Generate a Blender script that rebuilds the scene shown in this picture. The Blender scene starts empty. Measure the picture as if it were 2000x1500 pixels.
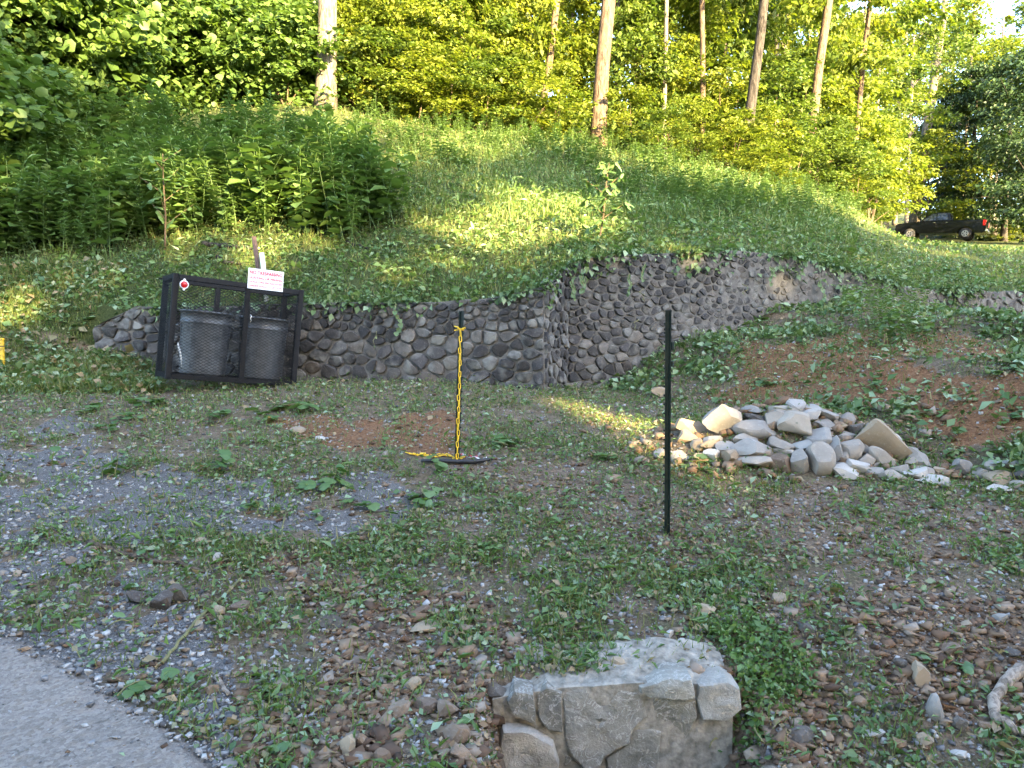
import bpy, bmesh, math, random
import numpy as np
from mathutils import Vector, Matrix

R = math.radians
SC = bpy.context.scene
COL = SC.collection
random.seed(7)
RNG = np.random.default_rng(11)

# ------------------------------------------------------------------ camera, sky, sun, exposure
EYE = 1.6
F = 1502.0 / 2000.0                      # focal length in picture widths
PITCH = math.atan(110.0 / 1502.0)
cam_d = bpy.data.cameras.new('camera')
cam_d.sensor_width = 36.0
cam_d.lens = 36.0 * F
cam_d.clip_start = 0.05
cam_d.clip_end = 2000.0
cam = bpy.data.objects.new('camera', cam_d)
cam.location = (0, 0, EYE)
cam.rotation_euler = (R(90) - PITCH, 0, 0)
COL.objects.link(cam)
SC.camera = cam

SUN_EL = R(17.0)
SUN_TO = Vector((0.50, -0.866, 0.0)).normalized()          # ground direction towards the sun: behind the camera, to the right
TO_SUN = Vector((SUN_TO.x * math.cos(SUN_EL), SUN_TO.y * math.cos(SUN_EL), math.sin(SUN_EL)))
world = bpy.data.worlds.new('World')
SC.world = world
world.use_nodes = True
wn = world.node_tree
for n in list(wn.nodes):
    wn.nodes.remove(n)
wo = wn.nodes.new('ShaderNodeOutputWorld')
bg = wn.nodes.new('ShaderNodeBackground')
sky = wn.nodes.new('ShaderNodeTexSky')
sky.sky_type = 'NISHITA'
sky.sun_disc = False
sky.sun_elevation = SUN_EL
sky.sun_rotation = math.atan2(SUN_TO.x, SUN_TO.y)
sky.air_density = .8
sky.dust_density = 1.6
sky.ozone_density = 1.0
bg.inputs['Strength'].default_value = 0.15
wn.links.new(sky.outputs[0], bg.inputs['Color'])
wn.links.new(bg.outputs[0], wo.inputs['Surface'])

sun_d = bpy.data.lights.new('sun', 'SUN')
sun_d.energy = 5.0
sun_d.angle = R(0.6)
sun_d.color = (1.0, 0.75, 0.37)
sun = bpy.data.objects.new('sun', sun_d)
sun.rotation_euler = TO_SUN.to_track_quat('Z', 'Y').to_euler()
COL.objects.link(sun)

SC.view_settings.view_transform = 'Standard'
SC.view_settings.look = 'None'
SC.view_settings.gamma = 1.0
SC.view_settings.exposure = 3.75
SC.view_settings.use_curve_mapping = False
SC.render.engine = 'CYCLES'
SC.cycles.use_denoising = True
SC.cycles.max_bounces = 6
SC.cycles.diffuse_bounces = 3
SC.cycles.glossy_bounces = 3
SC.cycles.transmission_bounces = 4
SC.cycles.transparent_max_bounces = 6
SC.cycles.sample_clamp_indirect = 4.0

# ------------------------------------------------------------------ helpers: numbers
def sm(x, a, b):
    t = np.clip((np.asarray(x, float) - a) / (b - a), 0, 1)
    return t * t * (3 - 2 * t)

def _hash(i, j, s):
    h = np.sin(i * 127.1 + j * 311.7 + s * 74.7) * 43758.5453
    return h - np.floor(h)

def vnoise(x, y, s=0.0):
    x = np.asarray(x, float); y = np.asarray(y, float)
    i = np.floor(x); j = np.floor(y)
    u = x - i; v = y - j
    u = u * u * (3 - 2 * u); v = v * v * (3 - 2 * v)
    a = _hash(i, j, s); b = _hash(i + 1, j, s); c = _hash(i, j + 1, s); d = _hash(i + 1, j + 1, s)
    return (a * (1 - u) + b * u) * (1 - v) + (c * (1 - u) + d * u) * v

def fnoise(x, y, s=0.0, o=3):
    t = 0; a = 0.5; f = 1.0
    for k in range(o):
        t = t + a * (vnoise(x * f, y * f, s + k) - 0.5); a *= 0.5; f *= 2.1
    return t

def pdir(px, py):
    px = np.asarray(px, float); py = np.asarray(py, float)
    cx = (px - 1000) / 1502.0; cz = -(py - 750) / 1502.0
    cp, sp = math.cos(PITCH), math.sin(PITCH)
    return cx, cp + cz * sp, -sp + cz * cp

def P(px, py, Y):
    """the point of the place that lies on this line of sight, Y metres in front of the viewer"""
    x, y, z = pdir(px, py)
    return Vector((float(x / y * Y), float(Y), float(EYE + z / y * Y)))

def proj(x, y, z):
    cp, sp = math.cos(PITCH), math.sin(PITCH)
    zz = np.asarray(z, float) - EYE
    yc = np.maximum(y * cp - zz * sp, 0.05)
    zc = y * sp + zz * cp
    return 1000 + 1502 * np.asarray(x, float) / yc, 750 - 1502 * zc / yc

def inpoly(px, py, poly):
    px = np.asarray(px, float); py = np.asarray(py, float)
    r = np.zeros(px.shape, bool); n = len(poly)
    for k in range(n):
        x0, y0 = poly[k]; x1, y1 = poly[(k + 1) % n]
        if y0 == y1: continue
        c = ((y0 > py) != (y1 > py)) & (px < (x1 - x0) * (py - y0) / (y1 - y0) + x0)
        r ^= c
    return r

# ------------------------------------------------------------------ helpers: objects
def link(o):
    COL.objects.link(o); return o

def tag(o, label=None, cat=None, group=None, kind=None):
    if label: o['label'] = label
    if cat: o['category'] = cat
    if group: o['group'] = group
    if kind: o['kind'] = kind
    return o

def empty(name, loc=(0, 0, 0), label=None, cat=None, group=None, rz=0.0):
    o = bpy.data.objects.new(name, None)
    o.location = loc; o.rotation_euler = (0, 0, rz); o.empty_display_size = 0.1
    return tag(link(o), label, cat, group)

def np_mesh(name, V, Fc, mat, attrs=None, smooth=False):
    V = np.asarray(V, np.float32); Fc = np.asarray(Fc, np.int32)
    me = bpy.data.meshes.new(name)
    n, k = Fc.shape
    me.vertices.add(len(V)); me.vertices.foreach_set('co', V.ravel())
    me.loops.add(n * k); me.loops.foreach_set('vertex_index', Fc.ravel())
    me.polygons.add(n)
    me.polygons.foreach_set('loop_start', np.arange(0, n * k, k, dtype=np.int32))
    me.polygons.foreach_set('loop_total', np.full(n, k, np.int32))
    if smooth: me.polygons.foreach_set('use_smooth', np.ones(n, bool))
    for an, av in (attrs or {}).items():
        a = me.attributes.new(an, 'FLOAT', 'POINT')
        a.data.foreach_set('value', np.asarray(av, np.float32).ravel())
    me.update(calc_edges=True)
    if mat: me.materials.append(mat)
    return me

def obj(name, me, parent=None, loc=None, rot=None, scale=None):
    o = bpy.data.objects.new(name, me); link(o)
    if parent is not None: o.parent = parent
    if loc is not None: o.location = loc
    if rot is not None: o.rotation_euler = rot
    if scale is not None: o.scale = scale
    return o

def py_mesh(name, verts, faces, mat, smooth=False):
    me = bpy.data.meshes.new(name)
    me.from_pydata([tuple(v) for v in verts], [], faces); me.update()
    if mat: me.materials.append(mat)
    if smooth:
        for p in me.polygons: p.use_smooth = True
    return me

def bm_mesh(name, bm, mat, smooth=False):
    me = bpy.data.meshes.new(name)
    bmesh.ops.recalc_face_normals(bm, faces=bm.faces)
    bm.to_mesh(me); bm.free()
    if mat: me.materials.append(mat)
    if smooth:
        for p in me.polygons: p.use_smooth = True
    return me

def box_bm(sx, sy, sz, c=(0, 0, 0), bev=0.0, bm=None, rot=None):
    b = bmesh.new()
    bmesh.ops.create_cube(b, size=1.0)
    bmesh.ops.scale(b, vec=(sx, sy, sz), verts=b.verts)
    if bev > 0: bmesh.ops.bevel(b, geom=list(b.edges), offset=bev, segments=1, affect='EDGES')
    if rot is not None: bmesh.ops.rotate(b, cent=(0, 0, 0), matrix=rot, verts=b.verts)
    bmesh.ops.translate(b, vec=c, verts=b.verts)
    if bm is None: return b
    t = bpy.data.meshes.new('t'); b.to_mesh(t); b.free(); bm.from_mesh(t); bpy.data.meshes.remove(t)
    return bm

def tube(pts, radii, sides=8, cap=True, jit=0.0, rng=None):
    pts = [Vector(p) for p in pts]; V = []; Fc = []
    n = len(pts)
    up = Vector((0.31, 0.17, 0.93))
    for i, p in enumerate(pts):
        t = (pts[min(i + 1, n - 1)] - pts[max(i - 1, 0)]).normalized()
        a = t.cross(up)
        if a.length < 1e-3: a = t.cross(Vector((1, 0, 0)))
        a.normalize(); b = t.cross(a)
        for k in range(sides):
            w = 2 * math.pi * k / sides
            r = radii[i] * (1 + (rng.uniform(-jit, jit) if rng else 0))
            V.append(p + (a * math.cos(w) + b * math.sin(w)) * r)
    for i in range(n - 1):
        for k in range(sides):
            k2 = (k + 1) % sides
            A, B, C, D = i * sides + k, i * sides + k2, (i + 1) * sides + k2, (i + 1) * sides + k
            Fc += [(A, B, C), (A, C, D)]
    if cap:
        for k in range(1, sides - 1):
            Fc.append((0, k + 1, k)); o = (n - 1) * sides; Fc.append((o, o + k, o + k + 1))
    return np.array([tuple(v) for v in V]), np.array(Fc)

def join(parts):
    V = []; Fc = []; o = 0
    for v, f in parts:
        V.append(v); Fc.append(np.asarray(f) + o); o += len(v)
    return np.concatenate(V), np.concatenate(Fc)

def frames(yaw, pitch, roll=0.0):
    """N rotation matrices: column 1 (Y) points along the leaf, column 2 (Z) is its upper side"""
    yaw = np.asarray(yaw); N = len(yaw)
    pitch = np.broadcast_to(pitch, (N,)); roll = np.broadcast_to(roll, (N,))
    cy, sy, cp, sp = np.cos(yaw), np.sin(yaw), np.cos(pitch), np.sin(pitch)
    Y = np.stack([cy * cp, sy * cp, sp], 1)
    X = np.stack([sy, -cy, np.zeros(N)], 1)
    Z = np.cross(X, Y)
    c, s = np.cos(roll)[:, None], np.sin(roll)[:, None]
    X2 = X * c + Z * s; Z2 = Z * c - X * s
    return np.stack([X2, Y, Z2], 2)

def inst(T, M, pos, scale, rnd):
    """many copies of the template T=(V,F) as one vertex / face block"""
    V, Fc = T; N = len(pos)
    sc = np.asarray(scale, float)
    if sc.ndim == 1: sc = np.repeat(sc[:, None], 3, 1)
    W = V[None] * sc[:, None, :]
    W = np.einsum('nij,nkj->nki', M, W) + pos[:, None, :]
    G = Fc[None] + (np.arange(N) * len(V))[:, None, None]
    return W.reshape(-1, 3), G.reshape(-1, 3), np.repeat(rnd, len(V))

def blocks_mesh(name, blocks, mat, smooth=False):
    V = []; Fc = []; A = []; o = 0
    for v, f, a in blocks:
        V.append(v); Fc.append(f + o); A.append(a); o += len(v)
    return np_mesh(name, np.concatenate(V), np.concatenate(Fc), mat, {'rnd': np.concatenate(A)}, smooth)

# leaf, blade and stone templates
T_LEAF = (np.array([(0, 0, 0), (-.34, .45, .10), (.34, .45, .10), (0, 1, -.10)]), np.array([(0, 2, 3), (0, 3, 1)]))
T_LANCE = (np.array([(0, 0, 0), (-.13, .4, .10), (.13, .4, .10), (0, 1, -.22)]), np.array([(0, 2, 3), (0, 3, 1)]))
T_ROUND = (np.array([(0, 0, 0), (-.42, .18, .06), (-.46, .6, .08), (0, 1.0, -.12), (.46, .6, .08), (.42, .18, .06)]),
           np.array([(0, 5, 4), (0, 4, 3), (0, 3, 2), (0, 2, 1)]))
T_BLADE = (np.array([(-.5, 0, 0), (.5, 0, 0), (-.35, .05, .55), (.35, .05, .55), (0, .35, 1.0)]),
           np.array([(0, 1, 3), (0, 3, 2), (2, 3, 4)]))
def pebble(seed):
    r = np.random.default_rng(seed)
    V = np.array([(x, y, z) for x in (-1, 1) for y in (-1, 1) for z in (-1, 1)], float) * .5
    V = V * r.uniform(.45, 1.2, V.shape) + r.uniform(-.16, .16, V.shape)
    Fq = [(0, 1, 3, 2), (4, 6, 7, 5), (0, 4, 5, 1), (2, 3, 7, 6), (0, 2, 6, 4), (1, 5, 7, 3)]
    Fc = [t for a, b, c, d in Fq for t in ((a, b, c), (a, c, d))]
    return V, np.array(Fc)
PEB = [pebble(s) for s in range(8)]

# ------------------------------------------------------------------ materials
def mat_new(name):
    m = bpy.data.materials.new(name); m.use_nodes = True
    nt = m.node_tree
    b = nt.nodes['Principled BSDF']
    return m, nt, b

def ramp(nt, cols, fac=None, interp='LINEAR'):
    n = nt.nodes.new('ShaderNodeValToRGB'); cr = n.color_ramp; cr.interpolation = interp
    while len(cr.elements) < len(cols): cr.elements.new(0.5)
    for i, c in enumerate(cols):
        pos, rgb = c if isinstance(c[1], (tuple, list)) else (i / max(1, len(cols) - 1), c)
        cr.elements[i].position = pos; cr.elements[i].color = (*rgb, 1)
    if fac is not None: nt.links.new(fac, n.inputs[0])
    return n.outputs[0]

def noise(nt, scale, detail=4, vec=None, rough=.6, dist=0.0):
    n = nt.nodes.new('ShaderNodeTexNoise'); n.inputs['Scale'].default_value = scale
    n.inputs['Detail'].default_value = detail; n.inputs['Roughness'].default_value = rough
    n.inputs['Distortion'].default_value = dist
    if vec is not None: nt.links.new(vec, n.inputs['Vector'])
    return n.outputs['Fac']

def mixc(nt, fac, a, b, mode='MIX'):
    n = nt.nodes.new('ShaderNodeMix'); n.data_type = 'RGBA'; n.blend_type = mode
    for k, v in ((0, fac), (6, a), (7, b)):
        if hasattr(v, 'default_value'): nt.links.new(v, n.inputs[k])
        else: n.inputs[k].default_value = v if k == 0 else (*v, 1)
    return n.outputs[2]

def mathn(nt, op, a, b=None, c=None):
    n = nt.nodes.new('ShaderNodeMath'); n.operation = op
    for k, v in enumerate((a, b, c)):
        if v is None: continue
        if hasattr(v, 'default_value'): nt.links.new(v, n.inputs[k])
        else: n.inputs[k].default_value = v
    return n.outputs[0]

def bump(nt, b, h, strength=.5, dist=.02):
    n = nt.nodes.new('ShaderNodeBump'); n.inputs['Strength'].default_value = strength
    n.inputs['Distance'].default_value = dist
    nt.links.new(h, n.inputs['Height']); nt.links.new(n.outputs[0], b.inputs['Normal'])

def attr(nt, name):
    n = nt.nodes.new('ShaderNodeAttribute'); n.attribute_name = name
    return n.outputs['Fac']

def objvec(nt, spread=40.0):
    """object coordinates shifted by the object's own random number, so that no two pieces look alike"""
    tc = nt.nodes.new('ShaderNodeTexCoord'); oi = nt.nodes.new('ShaderNodeObjectInfo')
    m = mathn(nt, 'MULTIPLY', oi.outputs['Random'], spread)
    v = nt.nodes.new('ShaderNodeVectorMath'); v.operation = 'ADD'
    nt.links.new(tc.outputs['Object'], v.inputs[0]); nt.links.new(m, v.inputs[1])
    return v.outputs[0], oi.outputs['Random']

def leaf_mat(name, cols, trans=.35, rough=.5, use_obj=False, spec=.35, tint=(1.25, 1.25, .5)):
    m, nt, b = mat_new(name)
    a = attr(nt, 'rnd')
    if use_obj:
        oi = nt.nodes.new('ShaderNodeObjectInfo')
        a = mathn(nt, 'FRACT', mathn(nt, 'ADD', mathn(nt, 'MULTIPLY', a, .5), mathn(nt, 'MULTIPLY', oi.outputs['Random'], .5)))
    c = ramp(nt, cols, a)
    nt.links.new(c, b.inputs['Base Color'])
    b.inputs['Roughness'].default_value = rough
    b.inputs['Specular IOR Level'].default_value = spec
    t = nt.nodes.new('ShaderNodeBsdfTranslucent')
    tc = mixc(nt, 1.0, c, tint, 'MULTIPLY')
    nt.links.new(tc, t.inputs['Color'])
    mx = nt.nodes.new('ShaderNodeMixShader'); mx.inputs[0].default_value = trans
    nt.links.new(b.outputs[0], mx.inputs[1]); nt.links.new(t.outputs[0], mx.inputs[2])
    nt.links.new(mx.outputs[0], nt.nodes['Material Output'].inputs['Surface'])
    return m

def plain(name, col, rough=.6, metal=0.0, var=.25, scale=12.0, spec=.5, bmp=0.0):
    m, nt, b = mat_new(name)
    v, _ = objvec(nt)
    n = noise(nt, scale, 5, v)
    d = tuple(c * (1 - var) for c in col); l = tuple(min(1, c * (1 + var)) for c in col)
    nt.links.new(ramp(nt, [(.3, d), (.7, l)], n), b.inputs['Base Color'])
    b.inputs['Roughness'].default_value = rough; b.inputs['Metallic'].default_value = metal
    b.inputs['Specular IOR Level'].default_value = spec
    if bmp: bump(nt, b, n, bmp, .01)
    return m

def rock_mat(name, cols, speck=.35, lichen=0.0, scale=9.0, bmp=.5, stain=0.0, veins=0.0):
    m, nt, b = mat_new(name)
    v, rnd = objvec(nt)
    base = ramp(nt, cols, rnd)
    n1 = noise(nt, scale, 6, v, .65, .3); n2 = noise(nt, scale * 7, 4, v, .7); n3 = noise(nt, scale * .45, 3, v)
    c = mixc(nt, mathn(nt, 'MULTIPLY', ramp(nt, [(.42, (0, 0, 0)), (.62, (1, 1, 1))], n1), speck), base, (.035, .033, .032))
    c = mixc(nt, mathn(nt, 'MULTIPLY', ramp(nt, [(.55, (0, 0, 0)), (.75, (1, 1, 1))], n2), .35), c, (.42, .40, .36))
    gp = nt.nodes.new('ShaderNodeNewGeometry'); mp = nt.nodes.new('ShaderNodeMapping'); mp.inputs['Scale'].default_value = (1.6, 1.6, .8); nt.links.new(gp.outputs['Position'], mp.inputs[0])
    st = noise(nt, 1.5, 6, mp.outputs[0], .7, .4)
    if stain: c = mixc(nt, mathn(nt, 'MULTIPLY', ramp(nt, [(.44, (0, 0, 0)), (.60, (1, 1, 1))], st), stain), c, (.02, .02, .021))
    if lichen: c = mixc(nt, mathn(nt, 'MULTIPLY', ramp(nt, [(.5, (0, 0, 0)), (.64, (1, 1, 1))], n3), lichen), c, (.30, .30, .27))
    if veins:
        vn = noise(nt, 11, 4, v, .6, 1.2); c = mixc(nt, ramp(nt, [(.478, (0, 0, 0)), (.50, (veins,) * 3), (.522, (0, 0, 0))], vn), c, (.46, .44, .40))
    nt.links.new(c, b.inputs['Base Color'])
    b.inputs['Roughness'].default_value = .85; b.inputs['Specular IOR Level'].default_value = .3
    bump(nt, b, mathn(nt, 'ADD', n1, mathn(nt, 'MULTIPLY', n2, .5)), bmp, .015)
    return m

M = {}
M['wall_stone'] = rock_mat('wall_stone', [(.032, .032, .036), (.055, .052, .05), (.036, .035, .034), (.075, .07, .066), (.045, .044, .047), (.062, .055, .05)], .45, .4, 9.0, .7, .7)
M['wall_stone_pale'] = rock_mat('wall_stone_pale', [(.08, .075, .069), (.13, .12, .105), (.095, .09, .083), (.165, .152, .134), (.115, .098, .082), (.075, .074, .075)], .4, .45, 9.0, .7, .45)
M['mortar'] = plain('mortar', (.12, .115, .106), .95, 0, .4, 14, .2, .8)
M['mortar_pale'] = plain('mortar_pale', (.235, .212, .175), .95, 0, .5, 22, .2, 1.0)
M['pile_rock'] = rock_mat('pile_rock', [(.27, .235, .19), (.22, .20, .175), (.30, .265, .22), (.235, .205, .17), (.28, .26, .235), (.19, .17, .148), (.31, .265, .205)], .18, .25, 6.0, .35)
M['pile_rock_tan'] = rock_mat('pile_rock_tan', [(.28, .21, .135), (.25, .195, .135), (.31, .235, .15)], .15, .1, 6.0, .35)
M['pile_rock_grey'] = rock_mat('pile_rock_grey', [(.20, .185, .165), (.25, .232, .208), (.17, .156, .138)], .25, .3, 6.0, .35)
M['pile_rock_white'] = rock_mat('pile_rock_white', [(.34, .318, .285), (.38, .352, .312)], .12, .1, 6.0, .35)
M['dark_rock'] = rock_mat('dark_rock', [(.07, .055, .045), (.09, .075, .06), (.06, .055, .05)], .4, .1, 9, .6)
M['brown_rock'] = rock_mat('brown_rock', [(.17, .105, .06), (.21, .14, .085), (.14, .095, .065), (.24, .16, .10), (.19, .14, .10)], .35, .1, 9, .6)
M['slab_stone'] = rock_mat('slab_stone', [(.20, .185, .15), (.235, .215, .175), (.215, .20, .168)], .3, .4, 9, 1.0, .25, .6)
M['bark_grey'] = None
M['slab_pale'] = rock_mat('slab_pale', [(.30, .275, .235), (.34, .31, .265), (.28, .26, .22)], .3, .4, 11, 1.0, 0, .3)

def bark(name, lo, hi, vs=(9, 9, 1.6)):
    m, nt, b = mat_new(name)
    tc = nt.nodes.new('ShaderNodeTexCoord'); mp = nt.nodes.new('ShaderNodeMapping')
    mp.inputs['Scale'].default_value = vs
    nt.links.new(tc.outputs['Object'], mp.inputs[0])
    n = noise(nt, 2.2, 7, mp.outputs[0], .7, .6); n2 = noise(nt, 1.3, 3, tc.outputs['Object'])
    c = ramp(nt, [(.40, tuple(x * .6 for x in lo)), (.56, hi)], n)
    c = mixc(nt, mathn(nt, 'MULTIPLY', n2, .45), c, tuple(x * .55 for x in hi))
    nt.links.new(c, b.inputs['Base Color']); b.inputs['Roughness'].default_value = .9
    b.inputs['Specular IOR Level'].default_value = .2
    bump(nt, b, n, .9, .03)
    return m
M['bark_grey'] = bark('bark_grey', (.07, .06, .05), (.20, .175, .145))
M['bark_pale'] = bark('bark_pale', (.06, .052, .042), (.175, .155, .125))
M['bark_brown'] = bark('bark_brown', (.04, .03, .022), (.15, .105, .072))
M['bark_dark'] = bark('bark_dark', (.014, .012, .011), (.06, .052, .045))
M['twig'] = bark('twig', (.05, .038, .028), (.15, .11, .075))
M['driftwood'] = bark('driftwood', (.20, .15, .11), (.42, .35, .28))
M['stalk'] = plain('stalk', (.14, .13, .05), .7, 0, .35, 20)

M['crown_bright'] = leaf_mat('crown_bright', [(.055, .09, .011), (.10, .145, .018), (.155, .19, .026), (.22, .24, .045)], .48)
M['crown_mid'] = leaf_mat('crown_mid', [(.035, .07, .016), (.065, .11, .02), (.10, .145, .026), (.135, .17, .036)], .42)
M['crown_dark'] = leaf_mat('crown_dark', [(.014, .034, .014), (.024, .05, .018), (.038, .07, .024)], .25)
M['big_leaf'] = leaf_mat('big_leaf', [(.05, .11, .032), (.075, .145, .045), (.11, .18, .06), (.17, .25, .12)], .3, .45, True, .5)
M['vine_leaf'] = leaf_mat('vine_leaf', [(.05, .10, .025), (.08, .14, .032), (.12, .185, .045)], .42, .5)
M['weed'] = leaf_mat('weed', [(.075, .14, .035), (.105, .18, .05), (.14, .22, .07)], .32, .42, False, .5)
M['grass'] = leaf_mat('grass', [(.06, .11, .022), (.10, .15, .032), (.15, .19, .05), (.25, .225, .10)], .3, .55)
M['litter'] = leaf_mat('litter', [(.045, .095, .025), (.075, .135, .035), (.12, .18, .06), (.24, .32, .19), (.20, .16, .075), (.28, .20, .11)], .18, .5, False, .5)
M['brown_litter'] = leaf_mat('brown_litter', [(.08, .05, .03), (.16, .10, .055), (.24, .165, .095), (.32, .24, .15)], .1, .7, False, .2)

def gravel_mat(name, cols):
    m, nt, b = mat_new(name)
    c = ramp(nt, cols, attr(nt, 'rnd'))
    tc = nt.nodes.new('ShaderNodeTexCoord')
    n = noise(nt, 60, 3, tc.outputs['Object'])
    c = mixc(nt, mathn(nt, 'MULTIPLY', n, .45), c, (.05, .045, .04))
    nt.links.new(c, b.inputs['Base Color']); b.inputs['Roughness'].default_value = .88
    b.inputs['Specular IOR Level'].default_value = .25
    return m
M['gravel_grey'] = gravel_mat('gravel_grey', [(.09, .088, .09), (.17, .165, .165), (.27, .26, .25), (.38, .365, .345), (.50, .48, .45)])
M['gravel_brown'] = gravel_mat('gravel_brown', [(.075, .045, .028), (.15, .085, .048), (.20, .125, .072), (.26, .18, .115), (.30, .25, .20)])
M['steel_black'] = plain('steel_black', (.007, .0075, .009), .6, 0, .4, 30, .22)
M['galv'] = None
M['tpost'] = plain('tpost', (.0025, .011, .009), .5, 0, .5, 40, .3)
M['yellow'] = plain('yellow_plastic', (.68, .42, .015), .4, 0, .12, 20)
M['yellow_paint'] = plain('yellow_paint', (.62, .38, .02), .5, 0, .5, 30)
M['rubber'] = plain('rubber', (.014, .014, .016), .55, 0, .3, 20)
M['white_paint'] = plain('white_paint', (.75, .76, .78), .45, 0, .05, 20)
M['red_print'] = plain('red_print', (.55, .03, .07), .5, 0, .1, 20)
M['red_lens'] = plain('red_lens', (.42, .008, .012), .18, 0, .15, 40)
M['rust'] = plain('rust', (.085, .052, .04), .8, 0, .4, 25)
M['white_pvc'] = plain('white_pvc', (.66, .67, .68), .4, 0, .1, 10)
M['bolt'] = plain('zinc', (.45, .45, .46), .35, .9, .2, 30)
M['paint_black'] = plain('paint_black', (.0025, .003, .0045), .16, 0, .1, 3, .3)
M['glass_dark'] = plain('glass_dark', (.010, .014, .022), .05, 0, .1, 2, .6)
M['tyre'] = plain('tyre', (.018, .017, .016), .85, 0, .3, 10)
M['rim'] = plain('rim', (.32, .31, .31), .35, .7, .2, 10)
M['chrome'] = plain('chrome', (.6, .6, .62), .2, .9, .1, 10)

m, nt, b = mat_new('galvanised'); v, _ = objvec(nt)
n = noise(nt, 14, 5, v); n2 = noise(nt, 60, 3, v)
nt.links.new(ramp(nt, [(.35, (.065, .072, .08)), (.65, (.12, .128, .138))], n), b.inputs['Base Color'])
b.inputs['Metallic'].default_value = .35
nt.links.new(mathn(nt, 'MULTIPLY_ADD', n2, .2, .38), b.inputs['Roughness'])
M['galv'] = m

# ground: four kinds of surface mixed by where they lie
m, nt, b = mat_new('ground'); tc = nt.nodes.new('ShaderNodeTexCoord'); ov = tc.outputs['Object']
nf = noise(nt, 45, 5, ov, .7); nm = noise(nt, 9, 5, ov, .65); nl = noise(nt, 1.7, 4, ov); vf = noise(nt, 130, 3, ov, .7)
grav = ramp(nt, [(.3, (.055, .052, .05)), (.5, (.14, .134, .13)), (.72, (.30, .285, .27))], vf)
grav = mixc(nt, mathn(nt, 'MULTIPLY', nm, .5), grav, (.10, .085, .07))
soil = ramp(nt, [(.28, (.075, .055, .038)), (.5, (.16, .115, .08)), (.72, (.27, .21, .155))], nf)
clay = ramp(nt, [(.28, (.07, .034, .018)), (.5, (.175, .09, .046)), (.72, (.28, .165, .09))], nf)
turf = ramp(nt, [(.28, (.022, .028, .010)), (.5, (.05, .065, .02)), (.72, (.10, .105, .04))], nf)
c = mixc(nt, ramp(nt, [(.35, (0, 0, 0)), (.65, (1, 1, 1))], mathn(nt, 'ADD', attr(nt, 'gravel'), mathn(nt, 'MULTIPLY_ADD', nm, .7, -.35))), soil, grav)
c = mixc(nt, ramp(nt, [(.35, (0, 0, 0)), (.65, (1, 1, 1))], mathn(nt, 'ADD', attr(nt, 'clay'), mathn(nt, 'MULTIPLY_ADD', nm, .7, -.35))), c, clay)
c = mixc(nt, ramp(nt, [(.35, (0, 0, 0)), (.65, (1, 1, 1))], mathn(nt, 'ADD', attr(nt, 'turf'), mathn(nt, 'MULTIPLY_ADD', nm, .8, -.4))), c, turf)
nt.links.new(c, b.inputs['Base Color']); b.inputs['Roughness'].default_value = .95
b.inputs['Specular IOR Level'].default_value = .15
bump(nt, b, mathn(nt, 'ADD', mathn(nt, 'MULTIPLY', vf, .5), nf), .8, .03)
M['ground'] = m

m, nt, b = mat_new('pavement'); tc = nt.nodes.new('ShaderNodeTexCoord'); ov = tc.outputs['Object']
n1 = noise(nt, 160, 4, ov, .7); n2 = noise(nt, 5, 5, ov, .6); n3 = noise(nt, 22, 4, ov)
c = ramp(nt, [(.3, (.10, .098, .10)), (.5, (.22, .21, .21)), (.7, (.36, .345, .335))], n1)
c = mixc(nt, mathn(nt, 'MULTIPLY', n2, .55), c, (.14, .125, .115))
c = mixc(nt, ramp(nt, [(.5, (0, 0, 0)), (.7, (.75, .75, .75))], n3), c, (.25, .21, .165))
c = mixc(nt, 1.0, c, (1.1, .95, .80), 'MULTIPLY')
vr = nt.nodes.new('ShaderNodeTexVoronoi'); vr.feature = 'DISTANCE_TO_EDGE'; vr.inputs['Scale'].default_value = 1.7
wv = nt.nodes.new('ShaderNodeVectorMath'); wv.operation = 'ADD'; nt.links.new(ov, wv.inputs[0]); nt.links.new(mathn(nt, 'MULTIPLY', n3, .35), wv.inputs[1]); nt.links.new(wv.outputs[0], vr.inputs['Vector'])
c = mixc(nt, ramp(nt, [(.0, (.8, .8, .8)), (.012, (0, 0, 0))], vr.outputs['Distance']), c, (.05, .045, .04))
vs = nt.nodes.new('ShaderNodeTexVoronoi'); vs.inputs['Scale'].default_value = 70; nt.links.new(ov, vs.inputs['Vector'])
c = mixc(nt, .45, c, ramp(nt, [(.0, (.085, .075, .066)), (.5, (.25, .225, .195)), (1, (.44, .405, .36))], vs.outputs['Color']))
nt.links.new(c, b.inputs['Base Color']); b.inputs['Roughness'].default_value = .9
bump(nt, b, mathn(nt, 'ADD', n1, mathn(nt, 'MULTIPLY', n3, 2.0)), 1.0, .012)
M['pavement'] = m

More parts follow.
